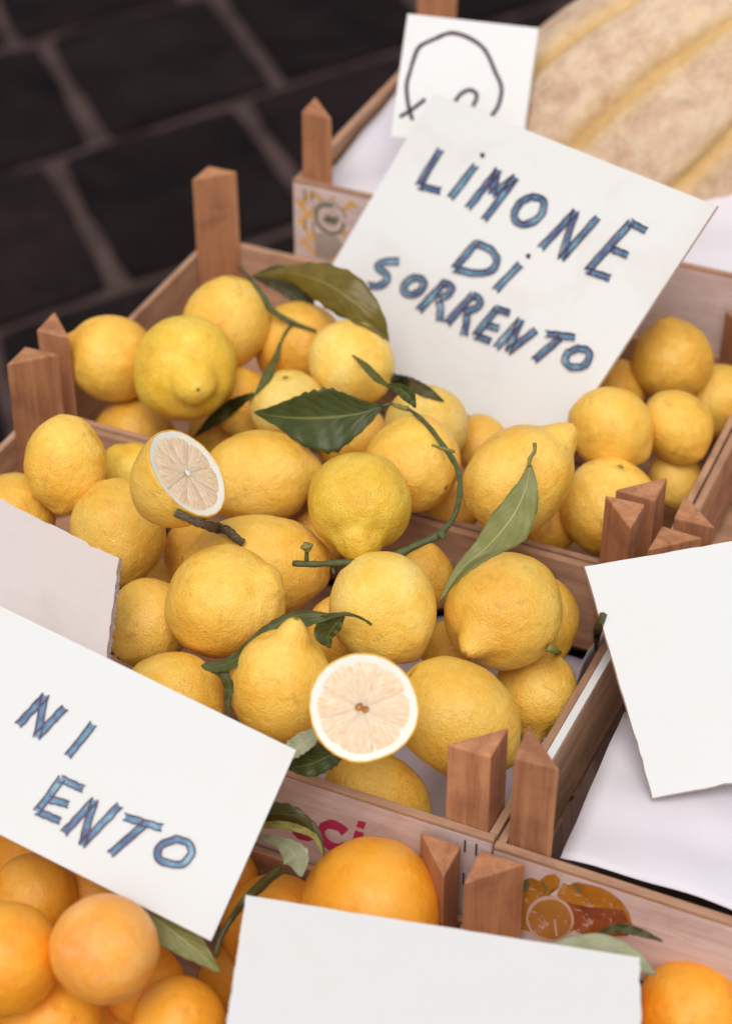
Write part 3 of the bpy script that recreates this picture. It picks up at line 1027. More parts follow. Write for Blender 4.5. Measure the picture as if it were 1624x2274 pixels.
def fruit_verts(W, L, nip, seed, th0=0.0, th1=math.pi, nth=76, nph=112, lobes=(), asym=0.0, tilt=0.0, rough=1.0, kind='lemon', sig=0.30):
    th = np.linspace(th0, th1, nth)
    ph = np.linspace(0, 2 * math.pi, nph, endpoint=False)
    T, P = np.meshgrid(th, ph, indexing='ij')
    T, P = T.ravel(), P.ravel()
    d = np.stack([np.sin(T) * np.cos(P), np.sin(T) * np.sin(P), np.cos(T)], 1)
    n = Noise3(seed, (2.2, 4.5, 9.0, 20.0), (0.028 * rough, 0.019 * rough, 0.0085 * rough, 0.0026 * rough))
    k = 1 + n(d)
    if kind == 'lemon': k = k + Noise3(seed + 77, (34.0, 55.0), (0.0016 * rough, 0.0009 * rough), 9)(d)
    if kind == 'lemon':
        r = np.random.RandomState(seed + 5)
        k += 0.012 * rough * np.cos(5 * P + r.uniform(0, 6)) * np.exp(-((T / 1.2) ** 2)) * np.sin(T)
        k += 0.010 * rough * np.cos(7 * P + r.uniform(0, 6)) * np.exp(-(((math.pi - T) / 0.7) ** 2)) * np.sin(T)
    R = W * np.sin(T) * k * (1 + asym * np.cos(T))
    z = L * np.cos(T) * k
    if kind == 'lemon':
        g = np.exp(-(T / sig) ** 2.0)
        z += nip * W * g
        R *= 1 - min(0.16, 0.6 * nip) * np.exp(-((T - sig * 1.5) / 0.18) ** 2)
        e = math.pi - T
        z += 0.055 * W * np.exp(-(e / 0.16) ** 2) - 0.02 * W * np.exp(-((e - .3) / 0.12) ** 2)
    else:
        e = math.pi - T
        z += 0.06 * W * np.exp(-(e / 0.18) ** 2)
        z -= 0.02 * W * np.exp(-(T / 0.12) ** 2)
    x = R * np.cos(P) + tilt * W * np.exp(-(T / 0.55) ** 2) * np.sign(nip + 1e-9)
    y = R * np.sin(P)
    V = np.stack([x, y, z], 1)
    for (ld, lw, lh) in lobes:
        ld = np.array(ld, float); ld /= np.linalg.norm(ld)
        cosang = np.clip(d @ ld, -1, 1)
        a = np.arccos(cosang)
        if lh > 0: bump = lh * W / (1 + np.exp((a - lw) / 0.05))
        else: bump = lh * W * np.exp(-(a / lw) ** 2)
        V += d * bump[:, None]
    F = []
    for i in range(nth - 1):
        for j in range(nph):
            j2 = (j + 1) % nph
            F.append((i * nph + j, (i + 1) * nph + j, (i + 1) * nph + j2, i * nph + j2))
    return V, F


def orient(ax, roll=0.0):
    q = Vector(ax).to_track_quat('Z', 'Y')
    return q @ Quaternion((0, 0, 1), roll)


def ellr(u, ax, W, L):
    c = float(np.dot(u, ax))
    return 1.0 / math.sqrt((c / L) ** 2 + (1 - c * c) / W ** 2)


class Fr: pass


FR = []
# cx, cy, radius px, elongation, axis (right, up, to camera) of the blossom end, height, rank, nipple, label, options
def add(cx, cy, r, el, ax, z0, rank, nip, label, mat='lemon', **kw):
    q = Fr()
    q.cx, q.cy, q.r, q.el, q.ax, q.z0, q.rank, q.nip, q.label, q.mat, q.kw = cx, cy, r, el, camdir(*ax), z0, rank, nip, label, mat, kw
    q.rank = rank + RB
    q.t = TZ(cx, cy, z0)
    FR.append(q)


RB = 0.0


# --- near crate
add(625, 1520, 116, 1.13, (.20, .86, .42), .050, 1, .34, 'lemon with a knobbly brown-ringed tip pointing up, left of the cut slice', 'lemon', sig=.36, asym=-.08, lobes=(((.5, .2, .85), .2, -.07), ((-.4, .3, .85), .18, -.05)))
add(850, 1352, 117, 1.10, (.55, -.80, .10), .058, 2, .05, 'pale pitted egg-shaped lemon just above the round cut lemon', 'lemon_pale', asym=-.06, sig=.25, rough=.7)
add(1118, 1355, 129, 1.04, (-.52, -.50, .70), .050, 2.1, .32, 'fat lemon with a stubby nipple at its lower left, by the crate right wall', 'lemon', sig=.30, lobes=(((.45, .3, .85), .16, -.06),))
add(492, 1337, 124, 1.08, (.80, .28, .45), .060, 2.2, .0, 'large lemon with a lumpy folded lobe on its right end', 'lemon', cl=(((.88, .38, .40), .30, .15), ((.95, -.22, .25), .36, .07), ((.62, .12, .85), .16, -.05)), asym=.0)
add(798, 1118, 114, 1.03, (-.02, -.84, .54), .078, 3, .30, 'bright lemon standing on its broad nipple in the middle of the heap', 'lemon_green', sig=.42, lobes=(((.5, .2, .85), .2, -.06), ((-.3, .5, .85), .18, -.04)))
add(1012, 1590, 126, 1.16, (.72, -.62, -.10), .020, 4, .10, 'big smooth lemon right of the round cut lemon, beside the corner post', 'lemon', rough=.8)
add(262, 1178, 103, 1.16, (.15, -.95, .15), .035, 5, .06, 'tall lemon with a darkened lower end, above the cardboard piece', 'lemon', lobes=(((.2, .1, 1), .5, .02),))
add(145, 1030, 88, 1.22, (-.1, -.9, .1), .060, 5.5, .1, 'lemon at the left edge, below the wooden post', 'lemon')
add(575, 1252, 112, 1.42, (-.97, .06, .15), .030, 6, .12, 'long lemon lying behind, its blunt tip pointing left under the woody stub', 'lemon', sig=.30, asym=-.05)
add(575, 1060, 108, 1.20, (.95, .08, .05), .040, 7, .10, 'long orange-yellow lemon with a wrinkled right end, right of the tilted cut lemon', 'lemon', lobes=(((.3, .5, 1), .25, -.04),))
add(385, 1565, 116, 1.05, (.75, -.50, .30), .020, 3.5, .08, 'smooth lemon half hidden by the lower left sign', 'lemon')
add(330, 1385, 98, 1.03, (-.5, -.6, .4), .020, 6, .06, 'lemon with a cluster of shiny pores, right of the cardboard piece', 'lemon')
add(838, 1762, 90, 1.34, (.88, -.42, .10), -.030, 5, .12, 'small pointed lemon lying behind the red lettered panel', 'lemon', sig=.26, asym=-.04)
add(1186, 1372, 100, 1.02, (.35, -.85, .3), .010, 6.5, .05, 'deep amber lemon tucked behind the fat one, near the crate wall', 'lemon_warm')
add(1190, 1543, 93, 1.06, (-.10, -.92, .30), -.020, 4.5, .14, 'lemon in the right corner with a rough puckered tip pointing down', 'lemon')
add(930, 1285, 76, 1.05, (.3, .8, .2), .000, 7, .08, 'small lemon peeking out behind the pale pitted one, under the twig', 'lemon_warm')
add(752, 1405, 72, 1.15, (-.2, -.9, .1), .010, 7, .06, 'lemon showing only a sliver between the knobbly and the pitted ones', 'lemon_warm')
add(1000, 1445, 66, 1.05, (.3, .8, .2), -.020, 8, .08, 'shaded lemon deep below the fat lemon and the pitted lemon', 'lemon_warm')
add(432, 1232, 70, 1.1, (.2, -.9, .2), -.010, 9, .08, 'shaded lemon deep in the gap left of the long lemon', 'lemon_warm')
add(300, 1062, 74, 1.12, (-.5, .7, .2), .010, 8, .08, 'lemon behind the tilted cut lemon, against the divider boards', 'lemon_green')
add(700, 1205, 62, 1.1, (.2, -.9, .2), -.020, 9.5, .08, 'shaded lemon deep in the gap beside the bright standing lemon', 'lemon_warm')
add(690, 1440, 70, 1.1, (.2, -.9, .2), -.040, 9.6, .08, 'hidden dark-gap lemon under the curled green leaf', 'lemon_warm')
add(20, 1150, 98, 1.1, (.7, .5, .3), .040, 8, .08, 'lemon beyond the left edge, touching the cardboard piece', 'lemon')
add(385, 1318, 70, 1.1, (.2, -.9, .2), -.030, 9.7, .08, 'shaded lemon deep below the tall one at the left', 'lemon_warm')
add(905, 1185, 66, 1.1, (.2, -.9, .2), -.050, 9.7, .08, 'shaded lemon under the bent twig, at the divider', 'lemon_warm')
# --- back crate
RB = 20.0
add(408, 818, 117, 1.02, (.27, -.30, .92), .060, 1, .27, 'plump lemon whose thick nipple points at the viewer', 'lemon_green', sig=.40, tilt=.10, lobes=(((.5, .25, .85), .17, -.07), ((-.5, .25, .8), .2, -.05)))
add(245, 793, 97, 1.05, (-.96, .25, .10), .040, 2, .22, 'lemon resting on the far left crate wall, tip pointing left', 'lemon')
add(500, 716, 96, 1.10, (-.25, -.90, -.20), .060, 2.5, .04, 'smooth lemon leaning on the tall back corner post', 'lemon', rough=.5)
add(780, 806, 93, 1.05, (.62, -.70, .25), .060, 2.5, .08, 'pale lemon under the lower left corner of the LIMONE sign', 'lemon_pale', rough=.5)
add(664, 768, 98, 1.03, (-.55, -.15, .6), .030, 4, .03, 'dimpled peach-yellow lemon crossed by the thin twig', 'lemon_warm', lobes=(((-.5, .3, .9), .35, -.06),))
add(640, 905, 86, 1.02, (.05, -.75, -.60), .040, 2.2, .05, 'lemon with its star-shaped stem end up, beside the big dark leaf', 'lemon_pale', rough=.7)
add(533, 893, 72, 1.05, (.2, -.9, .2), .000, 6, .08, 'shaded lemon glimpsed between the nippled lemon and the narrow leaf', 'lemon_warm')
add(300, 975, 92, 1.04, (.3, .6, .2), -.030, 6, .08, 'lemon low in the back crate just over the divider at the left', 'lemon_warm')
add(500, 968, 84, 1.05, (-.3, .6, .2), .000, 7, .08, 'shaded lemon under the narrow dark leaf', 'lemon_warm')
add(914, 1030, 105, 1.02, (.62, -.45, .55), .060, 1.5, .05, 'round lemon with a scarred tip at its upper right, crossed by the bent twig', 'lemon', lobes=(((.0, -1.0, .5), .25, .06),))
add(945, 945, 92, 1.0, (.0, .55, .75), .040, 3, -.05, 'dull peach lemon with a brown navel behind the scarred one', 'lemon_pale', rough=.6, cl=(((.05, .45, .9), .16, -.05),))
add(1150, 1062, 116, 1.16, (.72, .70, .05), .065, .8, .30, 'large pointed lemon at the bottom corner of the LIMONE sign', 'lemon', sig=.36, asym=-.10, tilt=.05)
add(1357, 952, 91, 1.05, (.75, -.62, .10), .045, 2.5, .09, 'smooth lemon right of the LIMONE sign corner', 'lemon', rough=.6)
add(1352, 1127, 106, 1.03, (-.15, -.80, -.50), -.005, 1.6, .05, 'lemon with a pale puckered stem end up, left of the paired corner posts', 'lemon')
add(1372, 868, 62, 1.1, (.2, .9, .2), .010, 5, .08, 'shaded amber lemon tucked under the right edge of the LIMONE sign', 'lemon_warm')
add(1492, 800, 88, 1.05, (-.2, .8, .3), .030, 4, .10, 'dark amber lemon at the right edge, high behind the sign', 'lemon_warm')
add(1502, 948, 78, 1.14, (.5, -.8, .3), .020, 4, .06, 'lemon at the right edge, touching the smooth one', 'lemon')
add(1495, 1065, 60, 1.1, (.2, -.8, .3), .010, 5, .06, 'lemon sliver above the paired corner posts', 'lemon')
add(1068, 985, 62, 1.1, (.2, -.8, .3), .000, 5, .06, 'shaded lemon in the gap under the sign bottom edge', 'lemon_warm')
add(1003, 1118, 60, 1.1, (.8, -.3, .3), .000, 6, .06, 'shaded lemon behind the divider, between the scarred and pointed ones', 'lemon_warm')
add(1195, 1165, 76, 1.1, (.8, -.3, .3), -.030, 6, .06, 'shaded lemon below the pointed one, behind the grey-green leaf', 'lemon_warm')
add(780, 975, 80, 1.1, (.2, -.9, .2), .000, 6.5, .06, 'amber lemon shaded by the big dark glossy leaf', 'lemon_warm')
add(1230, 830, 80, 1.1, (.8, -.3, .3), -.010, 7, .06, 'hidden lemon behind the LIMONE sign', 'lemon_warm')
add(1590, 890, 80, 1.1, (.6, .5, .3), .020, 5, .06, 'lemon outside the right edge beside the dark amber one', 'lemon')
# --- oranges
RB = -20.0
add(822, 2018, 158, 1.0, (-.3, .25, .9), -.055, 1, .0, 'large bright orange against the red lettered panel', 'orange', kind='orange')
add(612, 2062, 122, 1.0, (.3, -.5, .8), -.085, 3, .0, 'orange partly behind the blank board, left of the large one', 'orange', kind='orange')
add(478, 1958, 96, 1.0, (.3, -.5, .8), -.100, 5, .0, 'orange glimpsed behind the right edge of the ENTO sign', 'orange', kind='orange')
add(232, 2107, 121, 1.02, (.3, -.8, .5), .012, 1, .0, 'rosy-cheeked orange in front of the ENTO sign at the lower left', 'orange_pink', kind='orange')
add(545, 2180, 105, 1.0, (.3, .5, .8), -.100, 5, .0, 'shaded orange low between the ENTO sign and the blank board', 'orange', kind='orange')
add(10, 2130, 125, 1.0, (.3, .5, .8), -.010, 2, .0, 'orange beyond the lower left edge', 'orange', kind='orange')
add(395, 2275, 105, 1.0, (.3, .5, .8), -.070, 4, .0, 'orange under the flat olive leaf at the bottom', 'orange', kind='orange')
add(318, 2185, 92, 1.0, (.3, .5, .8), -.060, 4.5, .0, 'orange wedged below the olive leaf, right of the rosy-cheeked one', 'orange', kind='orange')
add(75, 1990, 95, 1.0, (-.4, .5, .8), -.080, 4.5, .0, 'orange under the lower edge of the ENTO sign, at the far left', 'orange', kind='orange')
add(205, 1985, 90, 1.0, (-.4, .5, .8), -.095, 4.6, .0, 'orange hidden behind the ENTO sign', 'orange', kind='orange')
add(115, 2265, 110, 1.0, (.3, .5, .8), -.030, 2.5, .0, 'orange at the lower left corner below the rosy-cheeked one', 'orange', kind='orange')
add(1300, 2222, 118, 1.0, (.3, .5, .8), -.060, 1, .0, 'orange beneath the pale leaf at the bottom right', 'orange', kind='orange')
add(1530, 2250, 120, 1.0, (-.3, .5, .8), -.080, 2, .0, 'orange in the bottom right corner', 'orange', kind='orange')

FILL = []
SLICE = dict(cx=805, cy=1573, t=TZ(805, 1573, .062), r=123)
# push fruit apart along the line of sight where they would run into one another
for it in range(60):
    moved = 0
    for i, p in enumerate(FR):
        for q in FR[i + 1:]:
            f_, b_ = (p, q) if (p.rank, p.cy * -1) <= (q.rank, q.cy * -1) else (q, p)
            P1, P2 = PT(f_.cx, f_.cy, f_.t), PT(b_.cx, b_.cy, b_.t)
            dv = P2 - P1
            dist = np.linalg.norm(dv)
            u = dv / max(dist, 1e-6)
            W1, W2 = f_.r * f_.t / FPX, b_.r * b_.t / FPX
            need = 0.92 * (ellr(u, f_.ax, W1, W1 * f_.el) + ellr(u, b_.ax, W2, W2 * b_.el))
            lat2 = math.hypot(f_.cx - b_.cx, f_.cy - b_.cy) * (f_.t) / FPX
            if lat2 < need * .99:
                dt = math.sqrt(need * need - lat2 * lat2)
                if b_.t - f_.t < dt - 1e-4:
                    gap = dt - (b_.t - f_.t)
                    b_.t += gap * 0.6
                    f_.t -= gap * 0.12
                    moved += gap
    if moved < 1e-3: break

import os
for i, q in enumerate(FR):
    W = q.r * q.t / FPX
    kw = dict(q.kw)
    kind = kw.pop('kind', 'lemon')
    qi = orient(q.ax, (i * 1.7) % 6.28).inverted()
    if 'cl' in kw:
        kw['lobes'] = tuple((tuple(qi @ Vector(camdir(*d_))), w_, h_) for d_, w_, h_ in kw.pop('cl'))
    V, F = fruit_verts(W, W * q.el, q.nip, 100 + i * 13, kind=kind, **({'rough': .55, **kw} if kind == 'orange' else kw))
    me = bpy.data.meshes.new(kind)
    me.from_pydata(V.tolist(), [], F)
    me.polygons.foreach_set('use_smooth', [True] * len(F))
    me.materials.append(M[q.mat])
    o = bpy.data.objects.new(kind, me)
    COL.objects.link(o)
    o.location = PT(q.cx, q.cy, q.t)
    o.rotation_mode = 'QUATERNION'
    o.rotation_quaternion = orient(q.ax, (i * 1.7) % 6.28)
    tagit(o, q.label, kind, 'oranges in the front crates' if kind == 'orange' else 'lemons heaped in the crates')
    q.o = o; q.W = W
    if os.environ.get('DBG'):
        P_ = np.array(o.location); print('FR', i, q.label[:38], 'a%.3f b%.3f z%.3f t%.3f W%.3f' % (P_ @ A, P_ @ B, P_[2], q.t, W))
    # small scar at the stem end
    n_ = 12
    top = V[-1]
    vs = [(top[0] + 0.0036 * math.cos(a) * (1 + .2 * math.sin(3 * a)), top[1] + 0.0036 * math.sin(a), top[2] - 0.0002) for a in np.linspace(0, 2 * math.pi, n_, endpoint=False)]
    vs.append((top[0], top[1], top[2] - 0.0009))
    lmesh('stem_scar', vs, [(n_, (k + 1) % n_, k) for k in range(n_)], M['stem_scar'], o)
    if kind == 'lemon' and q.nip > .03:
        top = V[0]
        vs = [(top[0] + 0.0018 * math.cos(a), top[1] + 0.0018 * math.sin(a), top[2] + 0.0001) for a in np.linspace(0, 2 * math.pi, n_, endpoint=False)]
        vs.append((top[0], top[1], top[2] + 0.0005))
        lmesh('tip_scar', vs, [(k, (k + 1) % n_, n_) for k in range(n_)], M['stem_scar'], o)


# lower layer of the front crates and the crate beyond the right edge
placed = [(np.array(q.o.location), q.W * (q.el + 1) / 2) for q in FR]
k_ = 0
for (fa0, fa1, fb0, fb1, fz, lab) in ((-.80, -.35, .60, .83, -.138, 'orange in the bottom layer of the low front crate'), (-.26, .20, .60, .83, -.140, 'orange in the bottom layer of the bottom right crate'),
                                     (-.235, .21, 1.21, 1.45, -.055, 'orange in the crate beyond the paired corner posts')):
    for jb in range(3):
        for ja in range(int((fa1 - fa0) / 0.083) + 1):
            r_ = 0.036 + 0.003 * rnd.random()
            c = AB(fa0 + ja * .083 + (.04 if jb == 1 else 0) * (ja < int((fa1 - fa0) / 0.083)), fb0 + jb * (fb1 - fb0) / 2, fz)
            if min(np.linalg.norm(c - p) - (r_ + w_) for p, w_ in placed) < -0.006: continue
            placed.append((c, r_))
            V, F = fruit_verts(r_, r_ * rnd.uniform(.96, 1.03), 0, 3000 + k_, kind='orange', rough=.55, nth=32, nph=44)
            me = bpy.data.meshes.new('orange'); me.from_pydata(V.tolist(), [], F)
            me.polygons.foreach_set('use_smooth', [True] * len(F)); me.materials.append(M['orange'])
            o = bpy.data.objects.new('orange', me); COL.objects.link(o)
            o.location = c
            o.rotation_euler = (rnd.uniform(0, 6), rnd.uniform(0, 6), 0)
            tagit(o, lab, 'orange', 'oranges in the front crates')
            k_ += 1


def cut_lemon(cx, cy, t, r, axis, Lk, label, nseg, core, seed, roll=0.0, ecc=(1.0, 1.0)):
    W = r * t / FPX
    V, F = fruit_verts(W, W * Lk, 0.0, seed, th0=math.pi / 2, nth=30, nph=108, rough=.7)
    rim = V[:108].copy()
    rr_ = np.hypot(rim[:, 0], rim[:, 1])
    V[:108, 2] = 0
    # thin rounded lip of peel
    e = bpy.data.objects.new('cut_lemon', None)
    COL.objects.link(e)
    e.empty_display_size = 0.03
    e.location = PT(cx, cy, t)
    e.rotation_mode = 'QUATERNION'
    e.rotation_quaternion = orient(camdir(*axis), roll)
    tagit(e, label, 'cut lemon', 'halved lemons set on the heap')
    lmesh('peel', V.tolist(), F, M['lemon'], e, True)
    # pith face: from the rim inward, slightly sunk where the pulp sits
    phs = np.linspace(0, 2 * math.pi, 108, endpoint=False)
    vs, fs = [], []
    prof = ((1.0, 0.0), (0.985, 0.0006), (0.93, 0.0003), (0.86, 0.0), (0.80, -0.0008), (0.3, -0.0008), (0.03, -0.0008))
    for (k, z) in prof:
        for a_, q_ in zip(phs, rr_): vs.append((q_ * k * math.cos(a_), q_ * k * math.sin(a_), z))
    for i in range(len(prof) - 1):
        for j in range(108):
            j2 = (j + 1) % 108
            fs.append((i * 108 + j, i * 108 + j2, (i + 1) * 108 + j2, (i + 1) * 108 + j))
    fs.append(tuple(range((len(prof) - 1) * 108, len(prof) * 108)))
    lmesh('pith', vs, fs, M['pith'], e, True)
    vs, fs = [], []
    for (k, z) in ((1.0, -0.0004), (1.0, 0.0006), (0.972, 0.0010), (0.966, 0.0004)):
        for q0_, (a_, q_) in enumerate(zip(phs, rr_)):
            kk = k - (0.004 * math.sin(q0_ * 1.3) if k < .98 else 0)
            vs.append((q_ * kk * math.cos(a_), q_ * kk * math.sin(a_), z))
    for i in range(3):
        for j in range(108):
            j2 = (j + 1) % 108
            fs.append((i * 108 + j, i * 108 + j2, (i + 1) * 108 + j2, (i + 1) * 108 + j))
    lmesh('rind_edge', vs, fs, M['lemon'], e, True)
    rs = np.random.RandomState(seed)
    bounds = np.cumsum(rs.uniform(0.8, 1.25, nseg)); bounds = bounds / bounds[-1] * 2 * math.pi
    prev = 0.0
    Rm = float(rr_.mean())
    for sgi in range(nseg):
        a0, a1 = prev, float(bounds[sgi]); prev = a1
        mid, half = (a0 + a1) / 2, (a1 - a0) / 2
        vs, fs = [], []
        nr, na = 7, 12
        Ro = Rm * rs.uniform(0.895, 0.925)
        for i in range(nr + 1):
            r_ = 0.055 * Rm + (1 - 0.055) * (i / nr) * (Ro - 0.055 * Rm)
            for j in range(na + 1):
                s_ = -1 + 2 * j / na
                gap = 0.00012 / max(r_, 0.002)
                hh = max(half - gap, half * .3)
                k = i / nr
                rad_ = r_ * (1 - 0.085 * k ** 5 * abs(s_) ** 4)
                aa = mid + s_ * hh * (1 - 0.06 * k ** 6)
                dome = 0.0011 * (1 - s_ * s_) * math.sin(math.pi * min(1, k * 1.1) * .5) * (1 - k ** 6) + 0.00025 * math.sin(40 * aa + 300 * r_)
                vs.append((rad_ * math.cos(aa), rad_ * math.sin(aa), -0.0007 + dome + 0.0003))
        for i in range(nr):
            for j in range(na):
                b_ = i * (na + 1) + j
                fs.append((b_, b_ + na + 1, b_ + na + 2, b_ + 1))
        lmesh('segment', vs, fs, M['flesh'], e, True)
    if core:
        for (ox, oy, cr) in ((-.0016, .0016, .0027), (.0011, -.0012, .0024)):
            n_ = 14
            vs = [(ox + cr * math.cos(a) * (1 + .18 * math.sin(3 * a + ox * 900)), oy + cr * math.sin(a) * (1 + .15 * math.cos(2 * a)), 0.0009) for a in np.linspace(0, 2 * math.pi, n_, endpoint=False)]
            vs.append((ox, oy, -0.0009))
            lmesh('core', vs, [(k, (k + 1) % n_, n_) for k in range(n_)], M['core'], e)
    else:
        n_ = 14
        vs = [(.0026 * math.cos(a) * (1 + .2 * math.sin(3 * a)), .0026 * math.sin(a), 0.0006) for a in np.linspace(0, 2 * math.pi, n_, endpoint=False)]
        vs.append((0, 0, 0.0011))
        lmesh('core', vs, [(k, (k + 1) % n_, n_) for k in range(n_)], M['pith'], e)
    return e


cut_lemon(805, 1573, 1.288, 123, (-.03, .10, 1.0), 0.45, 'round halved lemon facing the viewer with a brown core', 8, True, 41, roll=0.4)
cut_lemon(416, 1051, 1.415, 112, (.70, .47, .55), 1.42, 'tilted halved lemon near the left, its cut face turned to the upper right', 9, False, 57, roll=1.0)

# ------------------------------------------------------------------ melon in the raised crate
V, F = fruit_verts(0.150, 0.205, 0.0, 900, nth=90, nph=200, rough=.5, kind='orange')
ang_ = np.arctan2(V[:, 1], V[:, 0])
fr_ = np.abs(((ang_ * 10 / (2 * math.pi) + 5.0) % 1.0) - 0.5)
groove = np.exp(-((0.5 - fr_) / 0.07) ** 2)
V[:, :2] *= (1 - 0.065 * groove)[:, None]
me = bpy.data.meshes.new('melon'); me.from_pydata(V.tolist(), [], F); me.polygons.foreach_set('use_smooth', [True] * len(F)); me.materials.append(M['melon'])
melon = bpy.data.objects.new('melon', me); COL.objects.link(melon)
melon.location = PT(1412, 335, 1.985)
melon.rotation_mode = 'QUATERNION'
melon.rotation_quaternion = orient(camdir(.72, .62, .25), 0.35)
tagit(melon, 'large tan netted melon with yellow grooves behind the LIMONE sign', 'melon')

# ------------------------------------------------------------------ leaves and twigs (laid on what is below them)
bpy.context.view_layer.update()
DG = bpy.context.evaluated_depsgraph_get()


def hit_t(px, py, default=None):
    d = ray(px, py)
    L_ = np.linalg.norm(d)
    ok, loc, nrm, idx, ob, mw = S.ray_cast(DG, Vector(CAM), Vector(d / L_))
    if not ok: return default
    return float(np.linalg.norm(np.array(loc) - CAM) / L_)


def interp(ctrl, s):
    x = np.linspace(0, 1, len(ctrl))
    return np.interp(s, x, np.array(ctrl, float))


def leaf(pts, wl, wr, mat, parent=None, roll=0.0, cup=0.25, lift=0.003, ts=None, label=None, n=30, m=10, wavy=0.05, drape=True, cat='leaf', tip=True):
    """pts: midrib pixels; wl/wr half-widths in px on each side along it; ts: explicit depths."""
    path = smooth_path(pts, 8)
    K = len(path)
    L_ = np.concatenate([[0], np.cumsum([np.linalg.norm(path[i + 1] - path[i]) for i in range(K - 1)])])
    L_ /= L_[-1]
    sx = np.linspace(0, 1, n + 1)
    X = np.interp(sx, L_, [p[0] for p in path]); Y = np.interp(sx, L_, [p[1] for p in path])
    if ts is None:
        raw = []
        for x, y in zip(X, Y):
            raw.append(hit_t(x, y))
        good = [r_ for r_ in raw if r_ is not None and r_ < 2.2]
        raw = [r_ if (r_ is not None and r_ < 2.2) else (np.mean(good) if good else 1.4) for r_ in raw]
        # the leaf bridges hollows: running upper envelope towards the camera, then smooth
        env = [min(raw[max(0, i - 5):i + 6]) for i in range(len(raw))]
        for _ in range(6):
            env = [env[0]] + [(env[i - 1] + env[i] + env[i + 1]) / 3 for i in range(1, n)] + [env[-1]]
        T_ = [e_ - lift for e_ in env]
    else:
        T_ = list(interp(ts, sx))
    vs, uv, fs = [], [], []
    WL, WR = interp(wl, sx), interp(wr, sx)
    sm = lambda a_: np.convolve(np.pad(a_, 2, mode='edge'), [.1, .2, .4, .2, .1], 'valid')
    WL, WR = sm(WL), sm(WR)
    WL[-1] = WR[-1] = 0.4
    if tip: WL[0] = WR[0] = 1.2
    sd_ = (sum(p[0] for p in pts) % 7)
    for i in range(n + 1):
        j0, j1 = max(0, i - 1), min(n, i + 1)
        d = unit(np.array([X[j1] - X[j0], Y[j1] - Y[j0]]) + 1e-9)
        nn = np.array([d[1], -d[0]])       # left of travel, in picture sense
        for j in range(m + 1):
            v = -1 + 2 * j / m
            wd = WL[i] if v < 0 else WR[i]
            ed = 1 + wavy * math.sin(i * 1.9 + sd_) * abs(v) ** 3 + 0.5 * wavy * math.sin(i * 4.1 + sd_ * 2) * abs(v) ** 4
            off = abs(v) * wd * ed * (-1 if v < 0 else 1)
            x, y = X[i] - nn[0] * off * -1, Y[i] - nn[1] * off * -1
            t = T_[i]
            wm = wd * t / FPX
            t = t - roll * v * wm - cup * (abs(v) ** 1.6) * wm + 0.0011 * math.sin(i * .9 + sd_) * abs(v)
            if drape:
                h = hit_t(x, y)
                if h is not None and h < 2.3: t = min(t, h - 0.0009)
            vs.append(PT(x, y, t))
            uv.append((sx[i], 0.5 + 0.5 * v))
    for i in range(n):
        for j in range(m):
            b_ = i * (m + 1) + j
            fs.append((b_, b_ + 1, b_ + m + 2, b_ + m + 1))
    o = mesh('leaf', vs, fs, M[mat], parent=parent, smooth=True, uvs=uv)
    md = o.modifiers.new('thickness', 'SOLIDIFY'); md.thickness = 0.0005; md.offset = -1
    if parent is None: tagit(o, label, cat, 'loose citrus leaves')
    elif label: o['label'] = label
    return o


def tube(name, pts, radii, mat, parent=None, lift=0.0, ts=None, n=40, seg=10, knob=0.10, env_w=7, clamp=0.0):
    path = smooth_path(pts, 8)
    K = len(path)
    L_ = np.concatenate([[0], np.cumsum([np.linalg.norm(path[i + 1] - path[i]) for i in range(K - 1)])])
    L_ /= L_[-1]
    sx = np.linspace(0, 1, n + 1)
    X = np.interp(sx, L_, [p[0] for p in path]); Y = np.interp(sx, L_, [p[1] for p in path])
    Rr = interp(radii, sx)
    if ts is None:
        raw = [hit_t(x, y) for x, y in zip(X, Y)]
        good = [r_ for r_ in raw if r_ is not None and r_ < 2.2]
        raw = [r_ if (r_ is not None and r_ < 2.2) else np.mean(good) for r_ in raw]
        env = [min(raw[max(0, i - env_w):i + env_w + 1]) for i in range(n + 1)]
        for _ in range(8):
            env = [env[0]] + [(env[i - 1] + env[i] + env[i + 1]) / 3 for i in range(1, n)] + [env[-1]]
        T_ = [e_ - lift - Rr[i] * e_ / FPX for i, e_ in enumerate(env)]
    else:
        T_ = list(interp(ts, sx))
        if clamp is not False:
            hh = [hit_t(x, y) if i / n >= float(clamp) else None for i, (x, y) in enumerate(zip(X, Y))]
            T_ = [min(T_[i], hh[i] - 0.75 * Rr[i] * T_[i] / FPX) if hh[i] else T_[i] for i in range(n + 1)]
            T_ = [min(T_[max(0, i - 2):i + 3]) for i in range(n + 1)]
            for _ in range(5):
                T_ = [T_[0]] + [(T_[i - 1] + T_[i] + T_[i + 1]) / 3 for i in range(1, n)] + [T_[-1]]
    C3_ = [PT(X[i], Y[i], T_[i]) for i in range(n + 1)]
    vs, fs = [], []
    for i in range(n + 1):
        d = unit(C3_[min(n, i + 1)] - C3_[max(0, i - 1)])
        s_ = unit(np.cross(d, Fw)); u_ = np.cross(s_, d)
        r_ = Rr[i] * T_[i] / FPX
        for k in range(seg):
            a_ = 2 * math.pi * k / seg
            q_ = r_ * (1 + knob * math.sin(2 * a_ + i * .5) * .5 + knob * math.sin(i * 1.3) * .5)
            vs.append(C3_[i] + (s_ * math.cos(a_) + u_ * math.sin(a_)) * q_)
    for i in range(n):
        for k in range(seg):
            k2 = (k + 1) % seg
            fs.append((i * seg + k, (i + 1) * seg + k, (i + 1) * seg + k2, i * seg + k2))
    fs.append(tuple(range(seg))); fs.append(tuple(reversed(range(n * seg, (n + 1) * seg))))
    o = mesh(name, vs, fs, M[mat], parent=parent, smooth=True)
    return o, T_


